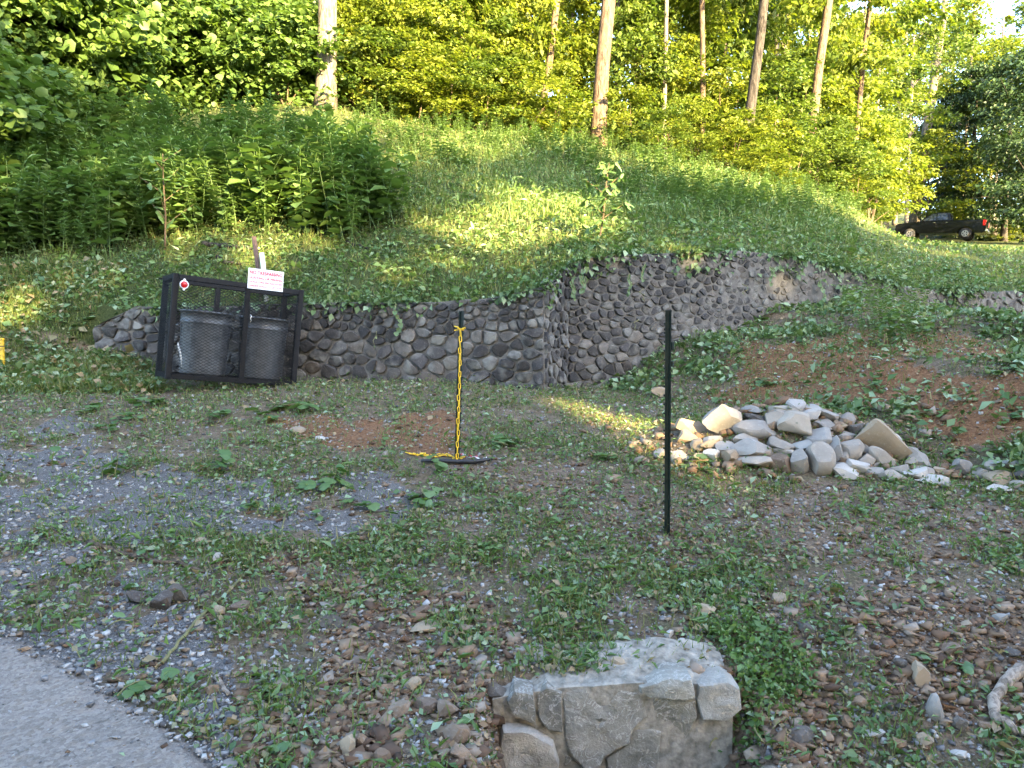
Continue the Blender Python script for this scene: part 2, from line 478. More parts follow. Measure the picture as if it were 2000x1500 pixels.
# ------------------------------------------------------------------ the lie of the land
WALL = [(-4.88, 9.0), (.34, 8.15), (.62, 8.6), (4.43, 10.4), (8.74, 12.5)]       # foot of the retaining walls
HC = np.array([-600, 0, 300, 600, 800, 900, 1000, 1080, 1150, 1450, 1600, 1700, 1780, 2000, 2600], float)
HD = np.array([7, 8.5, 11, 14, 18, 22, 28, 40, 50, 60, 90, 160], float)
HZ = np.array([
    [1.2, 1.15, 1.1, 1.1, 1.2, 1.3, 1.4, 1.6, 1.8, 1.6, 1.4, 1.3, 1.3, 1.3, 1.3],
    [1.5, 1.45, 1.46, 1.72, 1.82, 1.87, 1.98, 2.12, 2.28, 2.12, 1.9, 1.75, 1.68, 1.6, 1.5],
    [3.0, 3.0, 3.0, 3.1, 3.1, 3.1, 3.1, 3.1, 3.05, 2.9, 2.55, 2.3, 2.1, 1.8, 1.7],
    [4.6, 4.6, 4.6, 4.7, 4.5, 4.3, 4.15, 4.0, 3.9, 3.7, 3.35, 3.0, 2.8, 2.5, 2.2],
    [6.9, 6.8, 6.7, 6.7, 6.3, 6.0, 5.8, 5.65, 5.5, 4.9, 4.4, 3.8, 3.55, 3.3, 3.0],
    [8.8, 8.6, 8.5, 8.3, 7.8, 7.5, 7.2, 7.05, 6.9, 6.1, 5.4, 4.5, 3.9, 3.8, 3.7],
    [11, 10.8, 10.6, 10.3, 9.8, 9.5, 9.2, 9.0, 8.8, 7.8, 6.7, 5.3, 4.5, 4.45, 4.4],
    [15, 15, 14.8, 14.2, 13.4, 13, 12.6, 12.3, 12, 10.8, 8.4, 6.4, 5.8, 5.75, 5.6],
    [18, 18, 17.8, 17, 16, 15.5, 15, 14.6, 14.2, 12.4, 9.2, 7.4, 6.95, 6.9, 6.9],
    [21, 21, 20.8, 20, 19, 18.3, 17.6, 17, 16.5, 14, 10.6, 8.5, 8.35, 8.3, 8.2],
    [30, 30, 29, 28, 27, 26, 25, 24, 23, 20, 17, 15, 14, 13, 12],
    [45, 45, 44, 42, 40, 38, 36, 35, 34, 31, 28, 26, 25, 24, 23]])
_uu = np.linspace((HC[0] - 1000) / 1502, (HC[-1] - 1000) / 1502, 260)
_ld = np.linspace(math.log(7), math.log(160), 240)
_t = np.array([np.interp(_uu, (HC - 1000) / 1502, row) for row in HZ])
_T = np.array([np.interp(np.exp(_ld), HD, _t[:, k]) for k in range(len(_uu))])       # (u, d)
for _ in range(3):
    _T[:, 2:-2] = (_T[:, :-4] + _T[:, 1:-3] + _T[:, 2:-2] + _T[:, 3:-1] + _T[:, 4:]) / 5
    _T[1:-1] = (_T[:-2] + _T[1:-1] + _T[2:]) / 3

def hill(x, y):
    y = np.maximum(np.asarray(y, float), 7.0); u = np.asarray(x, float) / y
    i = np.clip((u - _uu[0]) / (_uu[1] - _uu[0]), 0, len(_uu) - 1.001)
    j = np.clip((np.log(y) - _ld[0]) / (_ld[1] - _ld[0]), 0, len(_ld) - 1.001)
    a = i.astype(int); c = j.astype(int); p = i - a; q = j - c
    z = (_T[a, c] * (1 - p) + _T[a + 1, c] * p) * (1 - q) + (_T[a, c + 1] * (1 - p) + _T[a + 1, c + 1] * p) * q
    return z + .10 * fnoise(x * .9, y * .9, 3) * sm(y, 8.5, 12) + .05 * fnoise(x * 4, y * 4, 5)

def front(x, y):
    x = np.asarray(x, float); y = np.asarray(y, float)
    z = np.interp(y, [-60, -20, 0, 2.6, 3.0, 3.4, 4, 5, 6, 7, 7.6, 8.2, 9, 12], [.6, 0, 0, 0, .03, .09, .2, .42, .64, .84, .95, 1.0, 1.03, 1.1])
    z = z + .22 * sm(-x, 3.6, 4.6) * sm(y, 7.6, 8.8)
    z = z - .12 * sm(x, -.5, 1.2) * sm(y, 6.2, 8)
    z = z - .46 * sm(x, -.16, .06) * (1 - sm(x, .86, 1.12)) * (1 - sm(y, 3.16, 3.3))
    z = z - .24 * sm(x, .8, 1.3) * (1 - sm(y, 2.8, 3.85))
    s = .803 * (x - 1.6) + .595 * (y - 7.9)
    z = z + np.interp(s, [-.1, 0, .3, .8, 1.1, 1.6, 2.2, 2.5, 4, 8], [0, .02, .14, .34, .50, .58, .68, .84, 1.02, 1.3]) * sm(x, .6, 1.8)
    z = z + .33 * np.exp(-((x - 2.16) / .75) ** 2 - ((y - 6.05) / .34) ** 2)                # under the rock pile
    z = np.where(y > 5, np.minimum(z, np.interp(x, [4.3, 5.3], [1.95, 1.52])), z)
    rough = .15 + .85 * sm(y, 2.2, 4)
    return z + rough * (.05 * fnoise(x * 1.3, y * 1.3, 8) + .035 * fnoise(x * 6, y * 6, 9)) * sm(np.abs(x) + y, 1, 4) + .10 * fnoise(x * 3, y * 3, 10) * sm(s, .1, .6)

def wall_y(x):
    return np.interp(x, [p[0] for p in WALL], [p[1] for p in WALL])

def ground_z(x, y):
    x = np.asarray(x, float); y = np.asarray(y, float)
    t = y - wall_y(x)
    wl = sm(x, -4.75, -6.2) if False else sm(-x, 4.75, 6.2); wr = sm(x, 8.6, 10.5); w = np.maximum(wl, wr)
    lo = .06 * (1 - w) - 1.3 * w; hi = .15 * (1 - w) + 1.1 * w
    k = np.clip((t - lo) / (hi - lo), 0, 1); k = k * k * (3 - 2 * k)
    return front(x, y) * (1 - k) + hill(x, y) * k

def gz(x, y):
    return float(ground_z(np.array([x]), np.array([y]))[0])

_DD = np.exp(np.linspace(math.log(1.8), math.log(110), 900))
def on_ground(px, py):
    cx, cy, cz = pdir(px, py)
    x = cx / cy * _DD; z = EYE + cz / cy * _DD
    h = ground_z(x, _DD)
    k = int(np.argmax(h >= z)) if (h >= z).any() else len(_DD) - 1
    return Vector((float(x[k]), float(_DD[k]), float(h[k])))

# what covers the ground where (outlines as seen in the photograph, soft edged)
Z_GRAVEL = [[(-900, 800), (120, 805), (220, 890), (420, 935), (700, 925), (860, 955), (800, 1015), (600, 1065), (420, 1050), (-900, 1070)],
            [(-900, 1040), (250, 1080), (470, 1280), (470, 1400), (440, 1560), (-900, 1560)]]
Z_CLAY = [[(1360, 775), (1470, 670), (1720, 640), (1860, 760), (1700, 800), (1500, 800)], [(1780, 740), (2300, 690), (2300, 850), (1830, 870)],
          [(560, 830), (880, 800), (930, 905), (620, 870)], [(1650, 640), (1900, 650), (2000, 700), (1700, 700)]]
Z_RUBBLE = [[(470, 1300), (720, 1230), (1000, 1300), (1000, 1560), (440, 1560)], [(1400, 1250), (1700, 1140), (2800, 1130), (2800, 1600), (1380, 1600)],
            [(560, 1120), (900, 1130), (1000, 1240), (620, 1230)], [(930, 900), (1300, 940), (2600, 1020), (2600, 1120), (1300, 1090), (960, 1000)]]
def zones(x, y, z):
    px, py = proj(x, y, z)
    q = 60 * fnoise(x * 3, y * 3, 21, 4) * 2; px = px + 2 * q; py = py + q * np.clip((py - 640) / 300, .3, 2)
    front_side = (y - wall_y(x) < .15) & (y > .3)
    g = np.zeros(px.shape); c = np.zeros(px.shape); r = np.zeros(px.shape)
    for p in Z_GRAVEL: g = np.maximum(g, inpoly(px, py, p))
    for p in Z_CLAY: c = np.maximum(c, inpoly(px, py, p))
    for p in Z_RUBBLE: r = np.maximum(r, inpoly(px, py, p))
    hole = vnoise(x * 2.6, y * 2.6, 23) * .6 + vnoise(x * 8, y * 8, 24) * .4 < .60
    return g * front_side * hole, c * front_side, r * front_side * (vnoise(x * 3.2, y * 3.2, 25) < .72)

def axis(lo, hi, f0, f1, step, grow):
    a = list(np.arange(f0, f1 + 1e-6, step)); s = step
    while a[-1] < hi: s = min(s * grow, 3.5); a.append(a[-1] + s)
    s = step
    while a[0] > lo: s = min(s * grow, 3.5); a.insert(0, a[0] - s)
    return np.array(a)
xs = axis(-150, 150, -5.6, 5.6, .042, 1.035); ys = axis(-70, 170, 2.4, 10.8, .042, 1.03)
X, Y = np.meshgrid(xs, ys)
Zg = ground_z(X.ravel(), Y.ravel()).reshape(X.shape)
nx, ny = len(xs), len(ys)
idx = np.arange(nx * ny).reshape(ny, nx)
quads = np.stack([idx[:-1, :-1], idx[:-1, 1:], idx[1:, 1:], idx[1:, :-1]], -1).reshape(-1, 4)
g_, c_, r_ = zones(X.ravel(), Y.ravel(), Zg.ravel())
turf_ = (1 - np.maximum(np.maximum(g_, c_), r_)) * np.where(Y.ravel() - wall_y(X.ravel()) > .05, 1.0, .42)
turf_ = np.where(Y.ravel() < .3, .9, turf_)
me = np_mesh('ground', np.stack([X.ravel(), Y.ravel(), Zg.ravel()], 1), quads, M['ground'],
             {'gravel': g_, 'clay': c_, 'turf': turf_}, True)
tag(obj('ground', me), kind='structure')

# paved drive in the near left corner, its edge broken
edge = [(-420, 1215), (-150, 1222), (0, 1236), (60, 1262), (120, 1286), (190, 1322), (250, 1356), (300, 1394), (345, 1428), (392, 1462), (432, 1498), (470, 1560), (520, 1650)]
px_ = np.arange(-6.5, .35, .03); py_ = np.arange(-1.5, 4.0, .03); XX, YY = np.meshgrid(px_, py_); ZZ = ground_z(XX.ravel(), YY.ravel())
qx, qy = proj(XX.ravel(), np.maximum(YY.ravel(), .6), ZZ)
ins = (inpoly(qx + 30 * fnoise(XX.ravel() * 6, YY.ravel() * 6, 13), qy + 26 * fnoise(XX.ravel() * 6, YY.ravel() * 6, 14), edge + [(520, 6000), (-6000, 6000), (-6000, 1215)])).reshape(XX.shape)
ii = np.arange(XX.size).reshape(XX.shape); ok = ins[:-1, :-1] & ins[1:, :-1] & ins[:-1, 1:] & ins[1:, 1:]
Fq = np.stack([ii[:-1, :-1], ii[:-1, 1:], ii[1:, 1:], ii[1:, :-1]], -1)[ok]
inner = ins.copy()
for _ in range(2): inner[1:-1, 1:-1] = inner[1:-1, 1:-1] & inner[:-2, 1:-1] & inner[2:, 1:-1] & inner[1:-1, :-2] & inner[1:-1, 2:]
ZP = ZZ + np.where(inner.ravel(), .026, .006); us, inv = np.unique(Fq, return_inverse=True)
pave = np_mesh('driveway', np.stack([XX.ravel(), YY.ravel(), ZP], 1)[us], inv.reshape(-1, 4), M['pavement'], None, True)
tag(obj('driveway', pave), kind='structure')

# ------------------------------------------------------------------ stone walls, stone by stone
def clip(poly, a, b, c):
    out = []; n = len(poly)
    for k in range(n):
        p, q = poly[k], poly[(k + 1) % n]
        dp = a * p[0] + b * p[1] - c; dq = a * q[0] + b * q[1] - c
        if dp <= 0: out.append(p)
        if (dp < 0 < dq) or (dq < 0 < dp):
            t = dp / (dp - dq); out.append((p[0] + (q[0] - p[0]) * t, p[1] + (q[1] - p[1]) * t))
    return out

def cells(pts, poly):
    res = []; A = np.array(pts)
    for i, p in enumerate(pts):
        c = list(poly); d = ((A - A[i]) ** 2).sum(1)
        for j in np.argsort(d)[1:18]:
            q = pts[j]
            c = clip(c, q[0] - p[0], q[1] - p[1], (q[0] ** 2 + q[1] ** 2 - p[0] ** 2 - p[1] ** 2) / 2)
            if len(c) < 3: break
        res.append(c)
    return res

def centroid(c):
    a = x = y = 0
    for k in range(len(c)):
        p, q = c[k], c[(k + 1) % len(c)]; w = p[0] * q[1] - q[0] * p[1]
        a += w; x += (p[0] + q[0]) * w; y += (p[1] + q[1]) * w
    return (x / (3 * a), y / (3 * a)) if abs(a) > 1e-9 else c[0]

def area(c):
    return abs(sum(c[k][0] * c[(k + 1) % len(c)][1] - c[(k + 1) % len(c)][0] * c[k][1] for k in range(len(c)))) / 2

def chaikin(c, it=1, w=.25):
    for _ in range(it):
        o = []
        for k in range(len(c)):
            p, q = c[k], c[(k + 1) % len(c)]
            o += [(p[0] * (1 - w) + q[0] * w, p[1] * (1 - w) + q[1] * w), (p[0] * w + q[0] * (1 - w), p[1] * w + q[1] * (1 - w))]
        c = o
    return c

def stone_part(parent, poly, base, U, N, mat, gap, proud, rnd, dome=.55, back=.05, name='stone'):
    """one wall stone: outline poly in (along, up) metres on the face through base"""
    cx, cy = centroid(poly)
    r = math.sqrt(area(poly) / math.pi)
    if r < .02: return None
    s = max(.35, 1 - gap / r)
    poly = [(cx + (p[0] - cx) * s, cy + (p[1] - cy) * s) for p in poly]
    poly = chaikin(poly, 1, rnd.choice((.16, .22, .28)))
    poly = chaikin(poly, 1, .25)
    jig = [(1 + rnd.uniform(-.045, .045)) for _ in poly]
    poly = [(cx + (p[0] - cx) * j, cy + (p[1] - cy) * j) for p, j in zip(poly, jig)]
    n = len(poly); V = []; Fc = []
    tx, tz = rnd.uniform(-.25, .25), rnd.uniform(-.25, .25)
    o = Vector(base) + U * cx + Vector((0, 0, cy))
    rings = [(1.0, -back), (1.0, proud * .25), (.95, proud * .75), (.84, proud)]
    for sc, dp in rings:
        for p in poly:
            a, c = (p[0] - cx) * sc, (p[1] - cy) * sc
            d = dp + (a * tx + c * tz if dp > 0 else 0) + (rnd.uniform(-.1, .1) * proud if dp > 0 else 0)
            V.append(U * a + Vector((0, 0, c)) + N * d)
    V.append(N * proud * (1.05 + rnd.uniform(-.1, .1)))
    for i in range(len(rings) - 1):
        for k in range(n):
            k2 = (k + 1) % n
            Fc.append((i * n + k, i * n + k2, (i + 1) * n + k2, (i + 1) * n + k))
    t = (len(rings) - 1) * n
    for k in range(n): Fc.append((t + k, t + (k + 1) % n, len(V) - 1))
    me = py_mesh(name, V, Fc, mat, True); me.set_sharp_from_angle(angle=.6); return obj(name, me, parent, o)

def wall_face(parent, p0, p1, size, aniso, rnd, mats, ztop, zbot, gap=.013, proud=(.02, .05), grade=None, skip=None):
    """fill the face from p0 to p1 with fieldstones"""
    p0 = Vector((*p0, 0)); p1 = Vector((*p1, 0)); L = (p1 - p0).length; U = (p1 - p0).normalized(); N = Vector((U.y, -U.x, 0))
    zs = [(s, zbot(p0 + U * s), ztop(p0 + U * s)) for s in np.linspace(0, L, 40)]
    lo = min(z[1] for z in zs); hi = max(z[2] for z in zs)
    pts = []; tries = 0
    while tries < 9000:
        tries += 1
        s, z = rnd.uniform(0, L), rnd.uniform(lo, hi)
        b, t = np.interp(s, [q[0] for q in zs], [q[1] for q in zs]), np.interp(s, [q[0] for q in zs], [q[2] for q in zs])
        if not b < z < t: continue
        d = size(s, z) * rnd.choice((.42, .55, .7, .95, 1.2, 1.6))
        if all(((s - q[0]) / d) ** 2 + ((z - q[1]) * aniso / d) ** 2 > 1 for q in pts): pts.append((s, z))
    poly = [(q[0], q[1] * aniso) for q in zs] + [(q[0], q[2] * aniso) for q in reversed(zs)]
    rect = [(0, (lo - .1) * aniso), (L, (lo - .1) * aniso), (L, (hi + .02) * aniso), (0, (hi + .02) * aniso)]
    sp = [(q[0], q[1] * aniso) for q in pts]
    sp = [((centroid(c)[0] + p[0]) / 2, (centroid(c)[1] + p[1]) / 2) if len(c) > 2 else p for p, c in zip(sp, cells(sp, rect))]
    for c in cells(sp, rect):
        if len(c) < 3: continue
        c = [(p[0], p[1] / aniso) for p in c]
        # trim to the sloping top
        tops = [np.interp(p[0], [q[0] for q in zs], [q[2] for q in zs]) for p in c]
        c = [(p[0], min(p[1], t)) for p, t in zip(c, tops)]
        if area(c) < .004: continue
        cc = centroid(c)
        if cc[1] < np.interp(cc[0], [q[0] for q in zs], [q[1] for q in zs]) - .06: continue
        if skip and skip(*cc): continue
        mat = mats(cc[0] / L, cc[1])
        stone_part(parent, c, p0, U, N, mat, gap * rnd.uniform(.7, 1.5), rnd.uniform(*proud), rnd)

def wall_body(parent, path, ztop, zbot, thick, mat, name='mortar'):
    pts = []
    for a, b_ in zip(path[:-1], path[1:]):
        n = max(3, int((Vector(b_) - Vector(a)).length / .09))
        for k in range(n): pts.append(Vector(a).lerp(Vector(b_), k / n))
    pts.append(Vector(path[-1]))
    V = []; Fq = []; rows = 12
    for i, p in enumerate(pts):
        t = (pts[min(i + 1, len(pts) - 1)] - pts[max(i - 1, 0)]).normalized(); N = Vector((t.y, -t.x))
        zb, zt = zbot(p), ztop(p)
        for j in range(rows):
            z = zb + (zt - zb) * j / (rows - 1)
            d = .012 * float(fnoise(np.array(p.x * 9), np.array(z * 9), 31)) * 2 - .002
            V.append((p.x + N.x * d, p.y + N.y * d, z))
        V.append((p.x - N.x * thick, p.y - N.y * thick, zt - .01)); V.append((p.x - N.x * thick, p.y - N.y * thick, zb))
    k = rows + 2
    for i in range(len(pts) - 1):
        for j in range(k):
            j2 = (j + 1) % k
            Fq.append((i * k + j, (i + 1) * k + j, (i + 1) * k + j2, i * k + j2))
    Fq.append(tuple(range(k - 1, -1, -1))); Fq.append(tuple((len(pts) - 1) * k + j for j in range(k)))
    return obj(name, py_mesh(name, V, Fq, mat, False), parent)

def wtop(p):
    x, y = p[0], p[1]
    e = .0 if x > -4.35 else -.28 * min(1, (-4.35 - x) / .5)
    return float(hill(np.array([x]), np.array([y + .2]))[0]) + .0 + e
def wbot(p): return float(front(np.array([p[0]]), np.array([p[1] - .03]))[0]) - .06
def wlow(p): return wbot(p) - .5
rnd = random.Random(5)
wl = empty('retaining_wall', (0, 0, 0), 'dark fieldstone retaining wall with a stepped top behind the bin cage and chained post', 'wall')
wall_body(wl, WALL[:3], wtop, wlow, .10, M['mortar'])
def m_left(f, z): return M['wall_stone_pale'] if rnd.random() < (.28 + .25 * (.6 < f < .86)) else M['wall_stone']
wall_face(wl, WALL[0], WALL[1], lambda s, z: .30 if z < 1.62 else .16, 1.3, rnd, m_left, wtop, wbot, .009, (.018, .04))
wall_face(wl, WALL[1], WALL[2], lambda s, z: .20, .8, rnd, lambda f, z: M['wall_stone_pale'] if rnd.random() < .2 else M['wall_stone'], wtop, wbot, .012, (.015, .035))
wr = empty('retaining_wall', (0, 0, 0), 'taller fieldstone retaining wall running back to the right above the clay bank', 'wall')
wall_body(wr, WALL[2:], wtop, wlow, .10, M['mortar'])
def m_right(f, z):
    p = np.interp(f, [0, .12, .25, .36, .5, 1], [.25, .32, .5, .8, .95, .9])
    if z > 1.75 and f < .3: p *= .35
    return M['wall_stone_pale'] if rnd.random() < p else M['wall_stone']
wall_face(wr, WALL[2], WALL[4], lambda s, z: (.23 if z < 1.55 else .15) if s < 4.6 else .27, 1.45, rnd, m_right, wtop, wbot, .008, (.014, .032))

# ------------------------------------------------------------------ remnant of mortared stonework in the foreground
blk = empty('masonry_block', (.45, 3.35, -.3), 'broken corner of a mortared stone footing with a flat grey face in the foreground', 'stonework')
blk.location = (0, 0, 0)
BY = 3.2
def zpt(zx, zy): return P(950 + .275 * zx, 1230 + .275 * zy, BY)
FACE = {'face_stone': ([(545, 440), (640, 412), (900, 385), (960, 425), (1085, 450), (1130, 600), (1030, 690), (1005, 780), (830, 870), (800, 940), (700, 960), (600, 850), (560, 740)], .045),
        'lower_stone': ([(1030, 720), (1100, 694), (1240, 715), (1232, 800), (1190, 1050), (900, 1050), (850, 905), (1010, 800)], .035),
        'cap_stone': ([(1080, 385), (1290, 322), (1440, 318), (1466, 440), (1400, 462), (1150, 455), (1090, 435)], .085),
        'corner_stone': ([(1505, 372), (1700, 345), (1785, 392), (1795, 540), (1700, 615), (1522, 604), (1488, 480)], .075),
        'recessed_stone': ([(1190, 475), (1468, 470), (1480, 600), (1400, 800), (1262, 862), (1262, 640), (1175, 600)], .03),
        'wedge_stone': ([(155, 480), (200, 402), (330, 422), (345, 560), (350, 640), (200, 580)], .09),
        'side_stone': ([(362, 445), (420, 402), (530, 435), (528, 560), (540, 700), (440, 690), (375, 600)], .05),
        'boulder': ([(120, 660), (300, 670), (470, 780), (505, 900), (500, 1080), (120, 1080), (90, 800)], .13),
        'foot_stone': ([(560, 870), (690, 975), (800, 965), (870, 1060), (540, 1060)], .03)}
rnd = random.Random(9)
def uv_of(p): return (p.x, p.z)
for nm, (pl, proud) in FACE.items():
    pts = [uv_of(zpt(*q)) for q in pl]
    dense = []
    for k in range(len(pts)):
        p, q = pts[k], pts[(k + 1) % len(pts)]; m_ = max(1, int(math.hypot(q[0] - p[0], q[1] - p[1]) / .03))
        for j in range(m_):
            t = j / m_; dense.append((p[0] + (q[0] - p[0]) * t + rnd.uniform(-.003, .003), p[1] + (q[1] - p[1]) * t + rnd.uniform(-.003, .003)))
    cx, cy = centroid(dense); n = len(dense); V = []; Fc = []; tilt = (rnd.uniform(-.12, .12), rnd.uniform(-.15, .1)); dense = [(cx + (p[0] - cx) * 1.035, cy + (p[1] - cy) * 1.035) for p in dense]
    proud *= .5
    rings = [(1, -.12 if nm in ('cap_stone', 'corner_stone') else -.08), (1.0, proud * .45), (.975, proud * .82), (.94, proud * .97), (.86, proud), (.77, proud), (.67, proud), (.57, proud), (.47, proud * 1.02), (.36, proud * 1.0), (.25, proud), (.13, proud * 1.03)]
    for sc, dp in rings:
        for p in dense:
            a, c2 = (p[0] - cx) * sc, (p[1] - cy) * sc
            f = 0 if dp < 0 else .03 * float(fnoise(np.array((cx + a) * 13), np.array((cy + c2) * 13), 41, 5)) + (a * tilt[0] + c2 * tilt[1])
            V.append((a, -(dp + f), c2 + (0.03 if dp < -.2 else 0)))
    V.append((0, -proud * 1.02, 0))
    for i in range(len(rings) - 1):
        for k in range(n): Fc.append((i * n + k, i * n + (k + 1) % n, (i + 1) * n + (k + 1) % n, (i + 1) * n + k))
    t = (len(rings) - 1) * n
    for k in range(n): Fc.append((t + k, t + (k + 1) % n, len(V) - 1))
    Fc.append(tuple(range(n - 1, -1, -1)))
    me = py_mesh(nm, V, Fc, M['slab_pale' if nm in ('boulder', 'corner_stone') else 'slab_stone'], True); me.set_sharp_from_angle(angle=.35); o = obj(nm, me, blk, (cx, BY, cy))
# the mortar mass behind and between them, with a rough sloping top
tl = [(965, 1352), (1010, 1338), (1100, 1330), (1190, 1322), (1250, 1318), (1340, 1318), (1400, 1326), (1428, 1340)]
V = []; Fq = []; cols = 40; rows = 9; back = 8
for i in range(cols):
    px = 962 + (1432 - 962) * i / (cols - 1)
    pt = P(px, np.interp(px, [a[0] for a in tl], [a[1] for a in tl]), BY)
    for j in range(rows):
        z = -.55 + (pt.z - .03 + .55) * j / (rows - 1)
        V.append((pt.x, BY - .008 + .014 * float(fnoise(np.array(pt.x * 14), np.array(z * 14), 51)) * 2, z))
    for j in range(1, back):
        t = j / (back - 1); yb = BY + .36 * t
        V.append((pt.x + .02 * t, yb, pt.z - .03 + .075 * t + .05 * float(fnoise(np.array(pt.x * 12), np.array(yb * 12), 52)) - (.16 if j == back - 1 else 0)))
k = rows + back - 1
for i in range(cols - 1):
    for j in range(k - 1): Fq.append((i * k + j, (i + 1) * k + j, (i + 1) * k + j + 1, i * k + j + 1))
Fq.append(tuple(range(k - 1, -1, -1))); Fq.append(tuple((cols - 1) * k + j for j in range(k)))
obj('mortar', py_mesh('mortar', V, Fq, M['mortar_pale'], False), blk)
RTOP = [(1040, 1344, 3.27, .22, .17, .07, 2), (1130, 1330, 3.31, .26, .22, .07, 3), (1215, 1318, 3.36, .20, .24, .07, 5), (1275, 1308, 3.36, .18, .22, .08, 6), (1335, 1304, 3.40, .2, .30, .09, 7), (1392, 1318, 3.36, .17, .32, .10, 8), (1160, 1303, 3.46, .24, .16, .06, 9), (1290, 1284, 3.50, .26, .18, .07, 10), (1070, 1322, 3.40, .22, .16, .06, 11), (1350, 1284, 3.52, .2, .2, .07, 12)]


def ico(sub):
    b = bmesh.new(); bmesh.ops.create_icosphere(b, subdivisions=sub, radius=1.0)
    V = np.array([tuple(v.co) for v in b.verts]); Fc = np.array([[v.index for v in f.verts] for f in b.faces]); b.free()
    return V, Fc
ICO = ico(3); ICO2 = ico(2)
def rock_mesh(name, seed, size, mat, planes=7, cut=(.62, .9), rough=.05, T=ICO):
    r = np.random.default_rng(seed); V = T[0].copy()
    for _ in range(planes):
        n = r.normal(size=3); n /= np.linalg.norm(n); d = r.uniform(*cut)
        h = V @ n; over = h > d
        V[over] -= ((h[over] - d) * .985)[:, None] * n[None]
    ph = r.uniform(0, 20, 6)
    w = sum(np.sin(V[:, k % 3] * (2.3 + k) + V[:, (k + 1) % 3] * (3.1 + .7 * k) + ph[k]) for k in range(6)) / 6
    V = V * (1 + rough * w)[:, None]
    V = V / np.abs(V).max(0) * (np.array(size) / 2)
    me = np_mesh(name, V, T[1], mat, None, True); me.set_sharp_from_angle(angle=.42); return me

for px, py, d, a_, b_, c_, sd in RTOP:
    q = P(px, py, d); obj('top_stone', rock_mesh('top_stone', 1200 + sd, (a_, b_, c_), M['slab_pale'], 14, (.35, .75), .03), blk, (q.x, q.y, q.z - .012), (random.uniform(-.12, .12), random.uniform(-.12, .12), random.uniform(-.4, .4)))
ORD = ['first', 'second', 'third', 'fourth', 'fifth', 'sixth', 'seventh', 'eighth', 'ninth', 'tenth', 'eleventh', 'twelfth', 'thirteenth',
       'fourteenth', 'fifteenth', 'sixteenth', 'seventeenth', 'eighteenth', 'nineteenth', 'twentieth']
def ordinal_labels(items):
    """items: dicts with 'words', 'where', 'px'; each label counts among its look-alikes from the left"""
    seen = {}
    for it in items: seen.setdefault((it['words'], it['where']), []).append(it)
    for (w, wh), l in seen.items():
        l.sort(key=lambda q: q['px'])
        for k, it in enumerate(l):
            it['label'] = f'{w} {wh}' if len(l) == 1 else f'{w} {wh}, {ORD[k]} from left'

PILE = [(275, 325, 140, 80, 0, 't'), (255, 370, 105, 62, 8, 't'), (290, 412, 62, 60, 0, 't'), (365, 420, 100, 55, 0, 't'), (390, 390, 80, 45, 10, 'm'),
        (450, 312, 190, 150, -8, 'S'), (620, 342, 200, 78, 3, 'f'), (545, 388, 120, 75, 12, 'm'), (815, 340, 165, 120, 5, 'm'), (700, 280, 95, 75, 0, 'm'),
        (750, 238, 135, 58, 0, 'm'), (885, 262, 105, 92, 0, 'a'), (832, 225, 85, 80, -20, 'm'), (600, 232, 115, 45, 0, 'g'), (600, 272, 110, 48, 0, 'd'),
        (990, 262, 130, 75, 25, 'm'), (975, 302, 105, 58, 0, 'g'), (1090, 290, 95, 65, 0, 'm'), (1040, 327, 75, 42, 0, 't'), (1120, 345, 80, 70, 0, 'd'),  # last entry: dark void between stones, its shade put in as a dark rock
        (1090, 367, 105, 44, 0, 'm'), (950, 398, 160, 110, 10, 'g'), (945, 348, 115, 44, 0, 'g'), (465, 432, 110, 60, 0, 'g'), (600, 452, 205, 100, 6, 'g'),
        (720, 408, 155, 64, 10, 'm'), (770, 452, 110, 55, 0, 'w'), (485, 482, 115, 92, 0, 't'), (385, 475, 85, 62, 12, 'w'), (305, 492, 85, 50, 0, 't'),
        (200, 470, 85, 60, 8, 'm'), (120, 457, 95, 42, 0, 'm'), (640, 507, 195, 58, 5, 'm'), (755, 505, 115, 95, 30, 'b'), (845, 525, 95, 105, 35, 'a'),
        (855, 440, 95, 95, 0, 'g'), (950, 510, 125, 150, 0, 'e'), (1030, 450, 75, 110, 0, 'g'), (1090, 440, 105, 115, 20, 'm'), (1182, 446, 88, 62, -15, 'm'),
        (1065, 482, 72, 60, 0, 'm'), (1265, 435, 235, 165, 32, 'T'), (1250, 366, 185, 62, 28, 'm'), (1322, 402, 66, 92, 0, 'w'), (1070, 552, 155, 60, 6, 'w'),
        (1140, 527, 100, 60, 0, 'w'), (1060, 522, 75, 42, 0, 'm'), (1210, 552, 105, 48, 0, 'g'), (1187, 502, 85, 58, 0, 'm'), (1257, 502, 130, 80, 35, 'm'),
        (1312, 572, 135, 52, 5, 'm'), (1372, 547, 115, 52, 0, 'm'), (1427, 507, 85, 52, 0, 'm'), (1480, 492, 145, 78, 38, 'm'), (1400, 452, 95, 48, 0, 'm'),
        (1502, 547, 95, 44, 0, 'm'), (1572, 552, 85, 40, 0, 't'), (1462, 572, 125, 62, 0, 'w'), (1542, 592, 155, 52, 0, 'w'), (1602, 610, 64, 42, 0, 'm'),
        (1890, 590, 150, 62, 5, 't'), (1842, 532, 64, 52, 0, 'm'), (1940, 517, 170, 38, -3, 'g'), (1882, 642, 135, 38, 5, 'w'), (1780, 562, 72, 62, 0, 'g'), (1990, 575, 90, 60, 0, 'd'),
        (1975, 620, 80, 34, 0, 'm'), (1700, 540, 90, 80, 0, 'g')]
